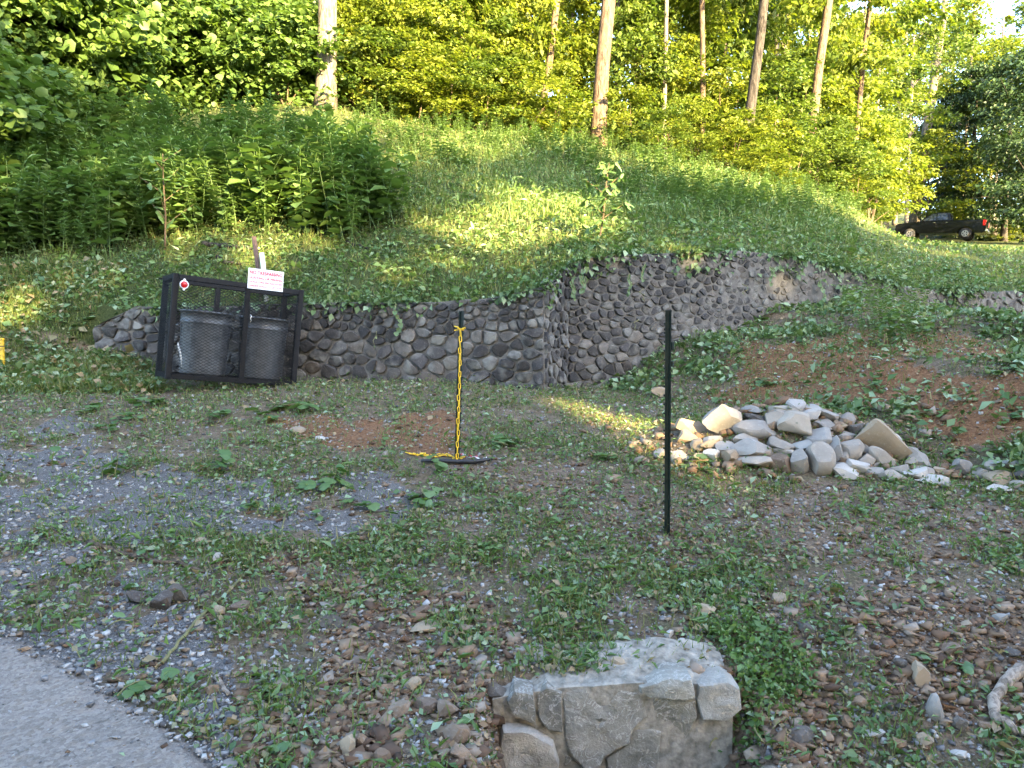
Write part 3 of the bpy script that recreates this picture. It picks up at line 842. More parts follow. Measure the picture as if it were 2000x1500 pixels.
KM = {'t': ('pile_rock_tan', 'tan'), 'm': ('pile_rock', 'buff'), 'g': ('pile_rock_grey', 'grey'), 'w': ('pile_rock_white', 'whitish'), 'd': ('dark_rock', 'dark'),
      'a': ('pile_rock', 'buff'), 'b': ('brown_rock', 'brown'), 'f': ('pile_rock', 'buff'), 'e': ('pile_rock', 'buff'), 'S': ('pile_rock_grey', 'grey'), 'T': ('pile_rock_tan', 'tan')}
SPECIAL = {'S': 'broad grey slab with whitish streaks leaning at the upper left of the rock pile',
           'f': 'long flat oval pale rock lying right of the leaning grey slab', 'e': 'egg-shaped upright tan boulder at the front foot of the rock pile',
           'T': 'largest tan slab sloping down the right side of the rock pile'}
items = []
for i, (zx, zy, w, h, rot, k) in enumerate(PILE):
    px, py = 1250 + .375 * zx, 720 + .375 * zy
    wpx, hpx = w * .375, h * .375
    items.append(dict(px=px, py=py, w=wpx, h=hpx, rot=rot, k=k))
for it in items:
    size = 'large' if it['w'] > 55 else 'middling' if it['w'] > 36 else 'small'
    shape = 'flat' if it['w'] > 1.7 * it['h'] else 'blocky' if it['k'] in 'aSb' else 'rounded'
    if it['px'] > 1880: where = 'in the loose stones right of the rock pile'
    else:
        tier = 'along the top of' if it['py'] < 838 else 'in the upper middle of' if it['py'] < 875 else 'in the lower middle of' if it['py'] < 905 else 'along the foot of'
        where = tier + ' the rock pile'
    it['words'] = f'{size} {shape} {KM[it["k"]][1]} rock'; it['where'] = where
ordinal_labels(items)
for i, it in enumerate(items):
    lab = SPECIAL.get(it['k'], it['label'])
    g = on_ground(it['px'], it['py'] + it['h'] * .30)
    s = g.y / 1502
    w, h = it['w'] * s * 1.3, it['h'] * s * 1.34
    d = (w * .5 + h * .5) * (1.0 if it['k'] != 'S' else .5)
    pl, cut, ro = (15, (.42, .78), .03)
    if it['k'] in 'aSbdT': pl, cut, ro = (16, (.36, .7), .02)
    if it['k'] in 'ef': pl, cut, ro = (6, (.66, .92), .04)
    me = rock_mesh('rock', 300 + i, (w, d, h), M[KM[it['k']][0]], pl, cut, ro)
    o = obj('rock', me, None, (g.x, g.y + d * .22, g.z + h * .34), (random.uniform(-.12, .12), R(it['rot']), random.uniform(-.15, .15)))
    tag(o, lab, 'rock', 'rocks of the pile' if it['px'] < 1880 else 'loose stones right of the pile')

# small filling stones wedged in the pile
bl = []
n = 260
x = RNG.normal(2.15, .62, n); y = RNG.normal(6.0, .28, n)
x = np.append(x, RNG.uniform(1.3, 3.3, 60)); y = np.append(y, 5.55 + RNG.normal(0, .07, 60)); n = len(x)
z = ground_z(x, y); s = RNG.uniform(.03, .11, n)
for k in range(8):
    q = np.arange(n) % 8 == k
    bl.append(inst(PEB[k], frames(RNG.uniform(0, 6.28, q.sum()), RNG.uniform(-.6, .6, q.sum())), np.stack([x, y, z + s * .2], 1)[q], np.stack([s, s * .8, s * .6], 1)[q], RNG.uniform(.3, 1, q.sum())))
tag(obj('rubble', blocks_mesh('rubble', bl, M['gravel_brown'])), 'small broken stones filling the gaps of the rock pile', 'rubble', None, 'stuff')

# single stones lying about
LOOSE = [(z[0] * .5, 750 + z[1] * .5, z[2] * .5, z[3] * .5, z[4]) for z in
         [(625, 850, 95, 100, 'd'), (690, 825, 85, 95, 'd'), (530, 842, 95, 55, 'd'), (940, 880, 90, 52, 'b'), (855, 890, 52, 46, 't'), (780, 622, 46, 36, 't'), (855, 685, 46, 42, 'p'),
          (1290, 930, 105, 52, 'd'), (1650, 890, 80, 42, 'b'), (1655, 962, 150, 38, 't'), (1090, 1180, 82, 42, 't'), (830, 1200, 52, 46, 'b'), (960, 1180, 62, 60, 'd'),
          (1610, 1180, 72, 62, 't'), (1510, 1200, 62, 52, 'b'), (1560, 1285, 105, 72, 'b'), (1660, 1262, 105, 62, 'b'), (1745, 1272, 92, 82, 'b'), (1790, 1368, 115, 105, 'b'),
          (1800, 1452, 92, 82, 'b'), (1460, 1312, 52, 46, 'b'), (1352, 1420, 64, 112, 't'), (1412, 1402, 56, 62, 'b'), (1402, 1470, 52, 62, 'g'), (1490, 1462, 72, 82, 'b'),
          (880, 1400, 48, 52, 'g'), (902, 1488, 62, 42, 'g'), (1100, 1402, 52, 34, 'b'), (1232, 1362, 52, 40, 'd'), (1402, 1090, 72, 42, 'b'), (1312, 1082, 62, 42, 'b'),
          (1925, 1210, 115, 72, 'd'), (285, 800, 52, 28, 'g'), (232, 890, 42, 28, 'g'), (1030, 815, 62, 36, 'd'), (265, 700, 56, 40, 'b'), (70, 745, 34, 28, 't'),
          (1180, 760, 46, 36, 'b'), (1270, 785, 60, 34, 'b'), (1075, 710, 46, 32, 'b'), (1160, 180, 60, 30, 't'), (1250, 215, 40, 24, 'p'), (1120, 85, 40, 24, 'b')]]
LOOSE += [(900 + z[0] * .55, 1150 + z[1] * .55, z[2] * .55, z[3] * .55, z[4]) for z in
          [(860, 90, 95, 55, 't'), (990, 135, 46, 56, 'b'), (1225, 142, 68, 42, 'd'), (505, 277, 46, 26, 't'), (1130, 37, 62, 32, 't'), (1632, 310, 72, 95, 't'),
           (1690, 432, 70, 112, 's'), (1752, 222, 82, 52, 'b'), (1640, 247, 32, 26, 'p'), (1466, 525, 84, 40, 'p'), (1042, 592, 84, 62, 't'), (1372, 490, 52, 52, 'b'),
           (1212, 532, 105, 62, 'd'), (1852, 347, 46, 44, 'b'), (1782, 487, 66, 62, 'd'), (1868, 492, 60, 40, 'b'), (1915, 102, 62, 46, 's'), (1772, 600, 62, 28, 'p'), (1302, 532, 44, 44, 'b'),
           (600, 215, 52, 40, 'b'), (650, 240, 56, 36, 'd'), (690, 215, 44, 40, 'b'), (1480, 90, 70, 34, 'b'), (1560, 275, 52, 46, 'd'), (1330, 330, 46, 40, 'b'), (1420, 400, 60, 40, 'b'),
           (1570, 430, 50, 40, 'd'), (1270, 600, 60, 44, 'b'), (1550, 560, 70, 44, 'b'), (1650, 545, 60, 50, 't'), (1190, 370, 40, 60, 'b'), (1960, 240, 60, 36, 'd'), (1800, 130, 46, 30, 't'),
           (1610, 80, 50, 28, 'b'), (1370, 200, 40, 30, 'b'), (1940, 470, 60, 44, 'd'), (740, 165, 40, 30, 'p'), (785, 190, 32, 28, 'p'), (1080, 470, 40, 36, 'b'), (1150, 500, 44, 36, 'd')]]
LOOSE += [(1290, 768, 40, 24, 't'), (1735, 240 + 560, 30, 20, 't')]
LK = {'d': ('dark_rock', 'dark brown'), 'b': ('brown_rock', 'brown'), 't': ('pile_rock_tan', 'tan'), 'p': ('pile_rock_white', 'whitish'), 'g': ('pile_rock_grey', 'grey'), 's': ('pile_rock_grey', 'slate grey')}
items = []
for px, py, w, h, k in LOOSE:
    wh = ('in the gravel beside the paved drive' if px < 480 and py > 1000 else 'in the rubble left of the mortared footing' if px < 1000 and py > 1270 else
          'in the rubble slope right of the footing' if px > 1350 and py > 1180 else 'on the ground just behind the mortared footing' if px > 950 and py > 1150 else
          'beneath the retaining wall' if py < 880 else 'in the weedy middle ground')
    sz = 'large' if w > 44 else 'middling' if w > 27 else 'small'
    shape = 'flat' if w > 1.65 * h else 'upright' if h > 1.25 * w else 'angular'
    items.append(dict(px=px, py=py, w=w, h=h, k=k, words=f'{sz} {shape} {LK[k][1]} stone', where=wh))
ordinal_labels(items)
for i, it in enumerate(items):
    g = on_ground(it['px'], it['py'] + it['h'] * .32); s = g.y / 1502
    w, h = it['w'] * s * 1.08, it['h'] * s * 1.0; d = (w + h) * .5
    me = rock_mesh('loose_stone', 700 + i, (w, d, h), M[LK[it['k']][0]], 11, (.45, .8), .05, ICO2)
    o = obj('loose_stone', me, None, (g.x, g.y + d * .15, g.z + h * .30), (random.uniform(-.2, .2), random.uniform(-.2, .2), random.uniform(-.4, .4)))
    tag(o, it['label'], 'stone', 'loose stones on the ground')
# the long tan stone lying on top of the footing
c = P(950 + .275 * 965, 1230 + .275 * 250, 3.34)
me = rock_mesh('loose_stone', 990, (.115, .06, .05), M['pile_rock_tan'], 10, (.5, .8), .04, ICO2)
tag(obj('loose_stone', me, None, (c.x, c.y, c.z + .0), (0, R(24), R(-12))), 'long tan stone lying on top of the mortared footing', 'stone', 'loose stones on the ground')

# ------------------------------------------------------------------ bin cage with its cans and sign
CW, CD, CH = 1.22, .56, 1.02
cyaw = R(33)
cb = P(327, 736, 7.4)
cage = empty('bin_cage', (cb.x, cb.y, cb.z - .02), 'leaning black steel mesh cage holding two trash cans against the stone wall', 'cage')
Mc = Matrix.Rotation(cyaw, 4, 'Z') @ Matrix.Rotation(R(6.0), 4, 'Y')
cage.rotation_euler = Mc.to_euler()
FR = .055
def bar(name, a, b_, w=FR, t=None, mat='steel_black', parent=cage, bev=.004):
    a, b_ = Vector(a), Vector(b_); L = (b_ - a).length; t = t or w
    o = obj(name, bm_mesh(name, box_bm(w, t, L, (0, 0, L / 2), bev), M[mat]), parent, a, (b_ - a).to_track_quat('Z', 'Y').to_euler())
    return o
for x, y in ((0, 0), (CW, 0), (0, CD), (CW, CD)):
    bar('corner_post', (x, y, 0), (x, y, CH), FR)
bar('middle_post', (CW * .56, 0, 0), (CW * .56, 0, CH - FR / 2 - .002), .048)
bar('back_post', (CW * .42, CD, 0), (CW * .42, CD, CH - .03), .05)
e = FR / 2 + .001
for y in (0, CD):
    bar('top_rail', (e, y, CH - FR * .55), (CW - e, y, CH - FR * .55), FR * 1.25, FR * .9)
    bar('bottom_rail', (e, y, .03), (CW - e, y, .03), FR * .9)
for x in (0, CW):
    bar('side_rail', (x, e, CH - FR * .5), (x, CD - e, CH - FR * .5), FR * .9)
    bar('side_rail', (x, e, .03), (x, CD - e, .03), FR * .8)
def mesh_panel(w, h, pitch=.030, thick=.0034, slope=.55):
    """expanded metal: two families of slanting strands woven into diamonds, w wide and h high in XZ"""
    V = []; Fc = []
    for sgn in (1, -1):
        c = -w * slope - .0
        c0, c1 = (-w * slope, h) if sgn > 0 else (0, h + w * slope)
        k = c0
        while k < c1:
            # z = k + sgn*slope*x inside the rectangle
            lo, hi = 0.0, w
            if sgn > 0: lo = max(lo, (0 - k) / slope); hi = min(hi, (h - k) / slope)
            else: lo = max(lo, (k - h) / slope); hi = min(hi, k / slope)
            if hi - lo > .01:
                L = math.hypot(1, slope); nx_, nz = -sgn * slope / L * thick / 2, 1 / L * thick / 2
                n0 = len(V); y0 = .0012 * sgn
                for xx in (lo, hi):
                    zz = k + sgn * slope * xx
                    for dy in (-.0011, .0011):
                        for s_ in (-1, 1): V.append((xx + s_ * nx_, y0 + dy, zz + s_ * nz))
                for q in ((0, 1, 5, 4), (2, 6, 7, 3), (0, 4, 6, 2), (1, 3, 7, 5)): Fc.append(tuple(n0 + t for t in q))
            k += pitch
    return V, Fc
def panel(w, h, loc, rz=0, rx=0):
    V, Fc = mesh_panel(w, h); o = obj('mesh_panel', py_mesh('mesh_panel', V, Fc, M['steel_black']), cage, loc, (rx, 0, rz)); return o
panel(CW, CH, (0, -FR / 2 - .004, 0))
panel(CW, CH, (0, CD + FR / 2 + .004, 0))
panel(CD, CH, (-FR / 2 - .004, 0, 0), R(90)); panel(CD, CH, (CW + FR / 2 + .004, 0, 0), R(90))
panel(CW, CD, (0, 0, CH + .006), 0, R(-90)).location = (0, CD, CH + .004)
# latch on the middle post
V1, F1 = tube([(0, 0, .03), (.012, -.006, .02), (.008, -.006, -.01), (.016, -.006, -.03), (.004, -.004, -.05)], [.004] * 5, 6)
obj('latch', np_mesh('latch', V1, F1, M['bolt'], None, True), cage, (CW * .56 + .03, -FR / 2 - .012, CH * .66))
# red reflector with its white rim
def disc_bm(r, t, seg=28):
    b = bmesh.new(); bmesh.ops.create_cone(b, cap_ends=True, segments=seg, radius1=r, radius2=r * .9, depth=t); return b
rf = obj('reflector', bm_mesh('reflector', disc_bm(.042, .008), M['white_paint']), cage, (.075, -FR / 2 - .012, CH - .10), (R(90), 0, 0))
rf['label'] = 'round red reflector with a white rim'
obj('lens', bm_mesh('lens', disc_bm(.033, .008), M['red_lens'], True), rf, (0, 0, .006))
for s_ in (1, -1): obj('rim_tab', bm_mesh('rim_tab', disc_bm(.012, .006, 12), M['white_paint']), rf, (0, s_ * .046, 0))
# sign
def text_part(parent, s, size, loc, mat, off=.0):
    c = bpy.data.curves.new('lettering', 'FONT'); c.body = s; c.size = size; c.align_x = 'CENTER'; c.extrude = .0006; c.offset = off; c.space_character = 1.05
    c.materials.append(M[mat]); tmp = bpy.data.objects.new('tmp', c); link(tmp); dg = bpy.context.evaluated_depsgraph_get(); me = bpy.data.meshes.new_from_object(tmp.evaluated_get(dg)); bpy.data.objects.remove(tmp); o = obj('lettering', me); o.parent = parent; o.location = loc; o.rotation_euler = (R(90), 0, 0); return o
sp = Mc @ Vector((CW * .545, -FR / 2 - .014, CH - .055))
sign = empty('warning_sign', cage.location + sp, 'small white no trespassing sign with red lettering fixed on the cage top', 'sign')
sign.rotation_euler = (Mc @ Matrix.Rotation(R(-1.0), 4, 'Y')).to_euler()
SW, SH = .355, .205
obj('sign_board', bm_mesh('sign_board', box_bm(SW, .003, SH, (SW / 2, 0, SH / 2)), M['white_paint']), sign)
for s_, sz, z_, of in (('NO TRESPASSING', .047, .148, .0012), ('HUNTING OR FISHING', .034, .100, .0006), ('VIOLATORS PROSECUTED', .027, .060, .0003), ('UNDER PENALTY OF LAW', .027, .022, .0003)):
    t_ = text_part(sign, s_, sz, (SW / 2, -.0035, z_), 'red_print', of)
    bpy.context.view_layer.update()
    if t_.dimensions.x > SW * .93: t_.scale.x = SW * .92 / t_.dimensions.x
# cans
def can_mesh(r, h):
    prof = [(.0, .012), (r * .84, .012), (r * .86, 0), (r * .875, .012), (r * .87, .03), (r * .885, .05), (r * .89, .085), (r * .96, h * .78), (r * .975, h * .80), (r * 1.0, h * .815), (r * .975, h * .83), (r * .98, h * .965),
            (r * 1.03, h * .97), (r * 1.04, h * .985), (r * 1.03, h), (r * .97, h), (r * .93, h * .95), (r * .82, h * .1), (0, h * .1)]
    N = 96; V = []; Fc = []
    for i, (a, z) in enumerate(prof):
        fl = .007 if .08 < z / h < .79 and i < 9 and a > 0 else 0
        for k in range(N):
            w = 2 * math.pi * k / N; rr = a * (1 + fl * math.cos(w * 24)); V.append((rr * math.cos(w), rr * math.sin(w), z))
    for i in range(len(prof) - 1):
        for k in range(N):
            k2 = (k + 1) % N; Fc.append((i * N + k, i * N + k2, (i + 1) * N + k2, (i + 1) * N + k))
    me = py_mesh('can', V, Fc, M['galv'], True); return me
for i, (fx, lab) in enumerate(((.30, 'left fluted galvanised trash can inside the leaning mesh cage'), (.775, 'right fluted galvanised trash can inside the mesh cage, nearer the wall'))):
    c0 = Mc @ Vector((CW * fx, CD * .5, .055))
    t = empty('trash_can', cage.location + c0, lab, 'trash can', 'cans in the mesh cage'); t.rotation_euler = Mc.to_euler()
    obj('can_body', can_mesh(.25, .64), t)
    for s_ in (1, -1):
        pts = [(s_ * .25, -.07, .50), (s_ * .272, -.06, .48), (s_ * .272, .06, .48), (s_ * .25, .07, .50)]
        v1, f1 = tube(pts, [.006] * 4, 6); obj('handle', np_mesh('handle', v1, f1, M['galv'], None, True), t)
# bent white strip in the cage, posts behind it
c0 = cage.location
pts = [c0 + Mc @ Vector((x, .06, z)) for x, z in ((.075, .36), (.088, .31), (.108, .25), (.12, .19), (.125, .12))]
v1, f1 = tube(pts, [.006, .010, .010, .009, .006], 6); o = obj('plastic_strip', np_mesh('plastic_strip', v1, f1, M['white_pvc'], None, True))
tag(o, 'bent white plastic strip inside the left corner of the mesh cage', 'strip')
def post(name, top, foot, w, mat, lab, cat, parts=None):
    a, b_ = Vector(foot), Vector(top); L = (b_ - a).length
    o = obj(name, bm_mesh(name, box_bm(w, w * .8, L, (0, 0, L / 2), .004), M[mat]), None, a, (b_ - a).to_track_quat('Z', 'Y').to_euler())
    return tag(o, lab, cat)
a = P(496, 462, 9.0); f_ = P(517, 625, 9.0)
v1, f1 = tube([f_ + Vector((0, 0, -.2)), f_.lerp(a, .5), a], [.026, .026, .026], 8)
tag(obj('rusty_post', np_mesh('rusty_post', v1, f1, M['rust'])), 'slanting rusty brown post rising behind the no trespassing sign', 'post')
a = P(511, 494, 8.95); f_ = P(525, 610, 8.95)
v1, f1 = tube([f_ + Vector((0, 0, -.3)), f_.lerp(a, .5), a], [.027] * 3, 12)
tag(obj('plastic_pipe', np_mesh('plastic_pipe', v1, f1, M['white_pvc'], None, True)), 'short white pipe standing behind the sign beside the rusty post', 'pipe')

# ------------------------------------------------------------------ steel posts, chain, rod
def tpost(foot, top, lab):
    a, b_ = Vector(foot), Vector(top); L = (b_ - a).length
    t = empty('fence_post', a, lab, 'fence post', 'green steel fence posts'); t.rotation_euler = (b_ - a).to_track_quat('Z', 'Y').to_euler()
    b = box_bm(.032, .005, L + .25, (0, 0, L / 2 - .125)); box_bm(.005, .028, L + .25, (0, -.0166, L / 2 - .125), 0, b)
    obj('shaft', bm_mesh('shaft', b, M['tpost']), t)
    me = bm_mesh('stud', box_bm(.012, .010, .012, (0, 0, 0), .002), M['tpost'])
    k = .05
    while k < L - .03:
        obj('stud', me, t, (0.0, -.0346, k)); k += .054
    return t
f2 = on_ground(1307, 1046); t2 = P(1309.5, 606, f2.y)
tp2 = tpost(f2, t2, 'dark green steel fence post standing alone nearest the camera')
L2 = (t2 - f2).length
obj('bracket', bm_mesh('bracket', box_bm(.046, .018, .05, (-.008, .012, L2 * .845), .004), M['tpost']), tp2)
obj('bracket', bm_mesh('bracket', box_bm(.046, .018, .035, (-.008, .012, L2 * .765), .004), M['tpost']), tp2)
f1_ = on_ground(890, 904); t1 = P(899, 607, f1_.y - .02)
tpost(f1_, t1, 'green steel fence post with a yellow chain hanging down it')
def link_mesh(L=.052, w=.026, r=.0042):
    pts = []
    for k in range(14):
        a = 2 * math.pi * k / 14; x = math.cos(a) * (w / 2 - r); z = math.sin(a) * (w / 2 - r) + (L / 2 - w / 2) * (1 if math.sin(a) > 0 else -1)
        pts.append((x, z))
    V = []; Fc = []; S = 6; n = len(pts)
    for i in range(n):
        p = Vector((pts[i][0], 0, pts[i][1])); q = Vector((pts[(i + 1) % n][0], 0, pts[(i + 1) % n][1])); o_ = Vector((pts[i - 1][0], 0, pts[i - 1][1]))
        t = (q - o_).normalized(); nrm = Vector((t.z, 0, -t.x))
        for k in range(S):
            a = 2 * math.pi * k / S; V.append(p + nrm * math.cos(a) * r + Vector((0, 1, 0)) * math.sin(a) * r)
    for i in range(n):
        for k in range(S):
            Fc.append((i * S + k, i * S + (k + 1) % S, ((i + 1) % n) * S + (k + 1) % S, ((i + 1) % n) * S + k))
    return py_mesh('link', V, Fc, M['yellow'], True)
LM = link_mesh()
chain = empty('chain', f1_, 'yellow plastic chain hung on the green post and trailing left on the ground', 'chain')
A = t1.lerp(f1_, .125) + Vector((.010, -.048, 0)); B = f1_ + Vector((.016, -.05, .03))
LL = (A - B).length; n = int(LL / .0425)
for k in range(n):
    p = A.lerp(B, (k + .5) / n) + Vector((random.uniform(-.003, .003), 0, 0)) - f1_
    obj('link', LM, chain, p, (random.uniform(-.12, .12), random.uniform(-.1, .1), (0 if k % 2 else R(90)) + R(25) + random.uniform(-.25, .25)))
for k in range(5):                       # knotted round the post top
    a = k / 5 * 6.28; obj('link', LM, chain, A - f1_ + Vector((math.cos(a) * .03 - .008, .045 + math.sin(a) * .04, .012 + .012 * math.sin(a * 2))), (R(80), random.uniform(-.6, .6), a))
trail = [(884, 895), (876, 893), (869, 892), (862, 893), (855, 892), (850, 896), (846, 893), (840, 895), (832, 893), (826, 891), (820, 892), (812, 891), (804, 890), (797, 889), (889, 899), (897, 899), (903, 897)]
for k, (px, py) in enumerate(trail):
    g = on_ground(px, py); obj('link', LM, chain, g - f1_ + Vector((0, 0, .012)), (R(90) + random.uniform(-.5, .5), random.uniform(-.4, .4), R(90) + random.uniform(-.7, .7)))
pts = [on_ground(px, py) + Vector((0, 0, .016)) for px, py in ((824, 903.5), (850, 904), (890, 905.5), (925, 905), (945, 903), (962, 900))]
ym = sum(p.y for p in pts) / len(pts)
pts = [on_ground(px, py) + Vector((0, -.05, .02)) for px, py in ((824, 903), (850, 904), (890, 906), (925, 906), (945, 904), (962, 900))]
v1, q1 = tube(pts, [.012, .016, .017, .017, .016, .010], 8)
tag(obj('rubber_hose', np_mesh('rubber_hose', v1, q1, M['rubber'], None, True)), 'short black hose lying across the foot of the chained post', 'hose')
for (pa, pb, mt, lab) in (((902, 893), (950, 900), 'white_pvc', 'crumpled white plastic tape lying right of the chained post'), ((900, 891), (932, 897), 'red_print', 'strip of red plastic tape lying right of the chained post')):
    a, b_ = on_ground(*pa), on_ground(*pb); V = []; Fc = []
    for k in range(9):
        c = a.lerp(b_, k / 8); zz = gz(c.x, c.y) + .012 + .012 * math.sin(k * 1.9); V += [(c.x, c.y - .012, zz), (c.x + .004, c.y + .016, zz + .008 * math.cos(k * 2.3)), (c.x + .004, c.y + .016, zz + .008 * math.cos(k * 2.3) - .002), (c.x, c.y - .012, zz - .002)]
    for k in range(8):
        for j in range(4): Fc.append((k * 4 + j, (k + 1) * 4 + j, (k + 1) * 4 + (j + 1) % 4, k * 4 + (j + 1) % 4))
    tag(obj('plastic_tape', py_mesh('plastic_tape', V, Fc, M[mt])), lab, 'tape')
# yellow marker stake at the left edge
yb = on_ground(4, 722); yt = P(8, 664, yb.y); L = (yt - yb).length
st = empty('marker_stake', yb, 'weathered yellow marker stake in the grass at the far left edge', 'stake')
obj('stake_body', bm_mesh('stake_body', box_bm(.062, .03, L + .1, (0, 0, L / 2 - .05), .005), M['yellow_paint']), st)
obj('cap', bm_mesh('cap', box_bm(.068, .036, .03, (0, 0, L + .004), .006), M['yellow_paint']), st)
obj('band', bm_mesh('band', box_bm(.066, .034, .012, (0, 0, L * .78), .002), M['rust']), st)

# ------------------------------------------------------------------ fallen sticks, roots and stalks
def stick(name, pix, r, mat, lab, cat, lift=.6, jit=.004):
    pts = []
    for a, b_ in zip(pix[:-1], pix[1:]):
        for k in range(4): pts.append((a[0] + (b_[0] - a[0]) * k / 4, a[1] + (b_[1] - a[1]) * k / 4))
    pts.append(pix[-1]); W = []
    for i, p in enumerate(pts):
        g = on_ground(*p); W.append(g + Vector((random.uniform(-jit, jit), random.uniform(-jit, jit), r * lift + random.uniform(0, jit))))
    rr = [r * (1 - .45 * i / len(W)) * random.uniform(.9, 1.1) for i in range(len(W))]
    v1, q1 = tube(W, rr, 7); return tag(obj(name, np_mesh(name, v1, q1, M[mat], None, True)), lab, cat)
stick('fallen_branch', [(172, 1062), (230, 1085), (290, 1100), (350, 1106), (400, 1122)], .016, 'twig', 'dark dead branch lying across the gravel at left', 'branch')
stick('dry_stalk', [(318, 1302), (350, 1262), (392, 1210), (450, 1160), (500, 1105), (548, 1060), (558, 1006)], .009, 'stalk', 'long pale dry stalk slanting over the gravel', 'stalk', 1.5)
stick('dry_stalk', [(910, 1150), (918, 1190), (932, 1235)], .005, 'stalk', 'thin upright dry stalk in the weeds behind the rubble', 'stalk', 2)
stick('root', [(1995, 1325), (1962, 1352), (1938, 1384), (1942, 1412), (1968, 1432), (1998, 1452)], .030, 'driftwood', 'bleached curved root at the right edge of the rubble slope', 'root', 1.0)
stick('splintered_wood', [(1936, 1384), (1950, 1420), (1985, 1446)], .022, 'driftwood', 'splintered piece of wood beneath the bleached root', 'wood', .7)
stick('fallen_branch', [(398, 482), (440, 486), (478, 488), (500, 490)], .035, 'bark_dark', 'dark straight branch lying in the cut grass left of the rusty post', 'branch')
stick('fallen_branch', [(424, 507), (440, 517), (455, 518), (475, 519)], .03, 'bark_dark', 'crooked dark branch lying just behind the sign', 'branch')
stick('fallen_branch', [(676, 478), (700, 484), (718, 488)], .025, 'bark_dark', 'short dark branch in the cut grass right of the sign', 'branch')
stick('wood_chip', [(424, 1328), (436, 1350), (446, 1362)], .013, 'driftwood', 'small pale piece of splintered wood beside the paved drive', 'wood')
stick('dry_stalk', [(95, 745), (130, 752), (160, 775), (152, 795)], .012, 'stalk', 'bent dry vine stem at the top of the gravel drive', 'stalk', 2)
stick('dry_stalk', [(650, 1290 - 230), (700, 1045), (760, 1030)], .005, 'stalk', 'thin dry stalk lying in the weeds of the middle ground', 'stalk', 2)
stick('fallen_branch', [(1905, 245 + 1050), (1890, 1310)], .008, 'twig', 'small twig in the rubble slope at right', 'branch')
stick('fallen_log', [(1110, 262), (1135, 272), (1160, 284)], .06, 'bark_pale', 'pale fallen log beside the foot of the brown trunk', 'log', 1.5)

# ------------------------------------------------------------------ plants
def lobed_leaf(seed):
    r = random.Random(seed)
    half = [(0, 0), (.20, -.06), (.44, .08), (.50, .34), (.36, .46), (.40, .62), (.22, .84), (0, 1.0)]
    V = []; n = len(half)
    for x, y in half: V.append((x * r.uniform(.92, 1.08), y, -.25 * x * x - .12 * y * y + .05 * r.uniform(-1, 1)))
    for x, y in half[1:-1]: V.append((-x * r.uniform(.92, 1.08), y, -.25 * x * x - .12 * y * y + .05 * r.uniform(-1, 1)))
    mids = [(0, .30, .03), (0, .62, .0)]; m0 = len(V); V += mids
    Lh = [0] + list(range(n, n + n - 2)) + [n - 1]; Rh = list(range(n)); Fc = []
    for h_, fl in ((Rh, 0), (Lh, 1)):
        ch = [(h_[0], h_[1], m0), (h_[1], h_[2], m0), (h_[2], h_[3], m0), (h_[3], h_[4], m0 + 1), (h_[3], m0 + 1, m0), (h_[4], h_[5], m0 + 1), (h_[5], h_[6], m0 + 1), (h_[6], h_[7], m0 + 1)]
        Fc += [t if not fl else (t[0], t[2], t[1]) for t in ch]
    V = np.array(V); return np_mesh('leaf', V, np.array(Fc), M['big_leaf'], {'rnd': np.full(len(V), r.random())}, True)
LEAF = [lobed_leaf(s) for s in range(6)]
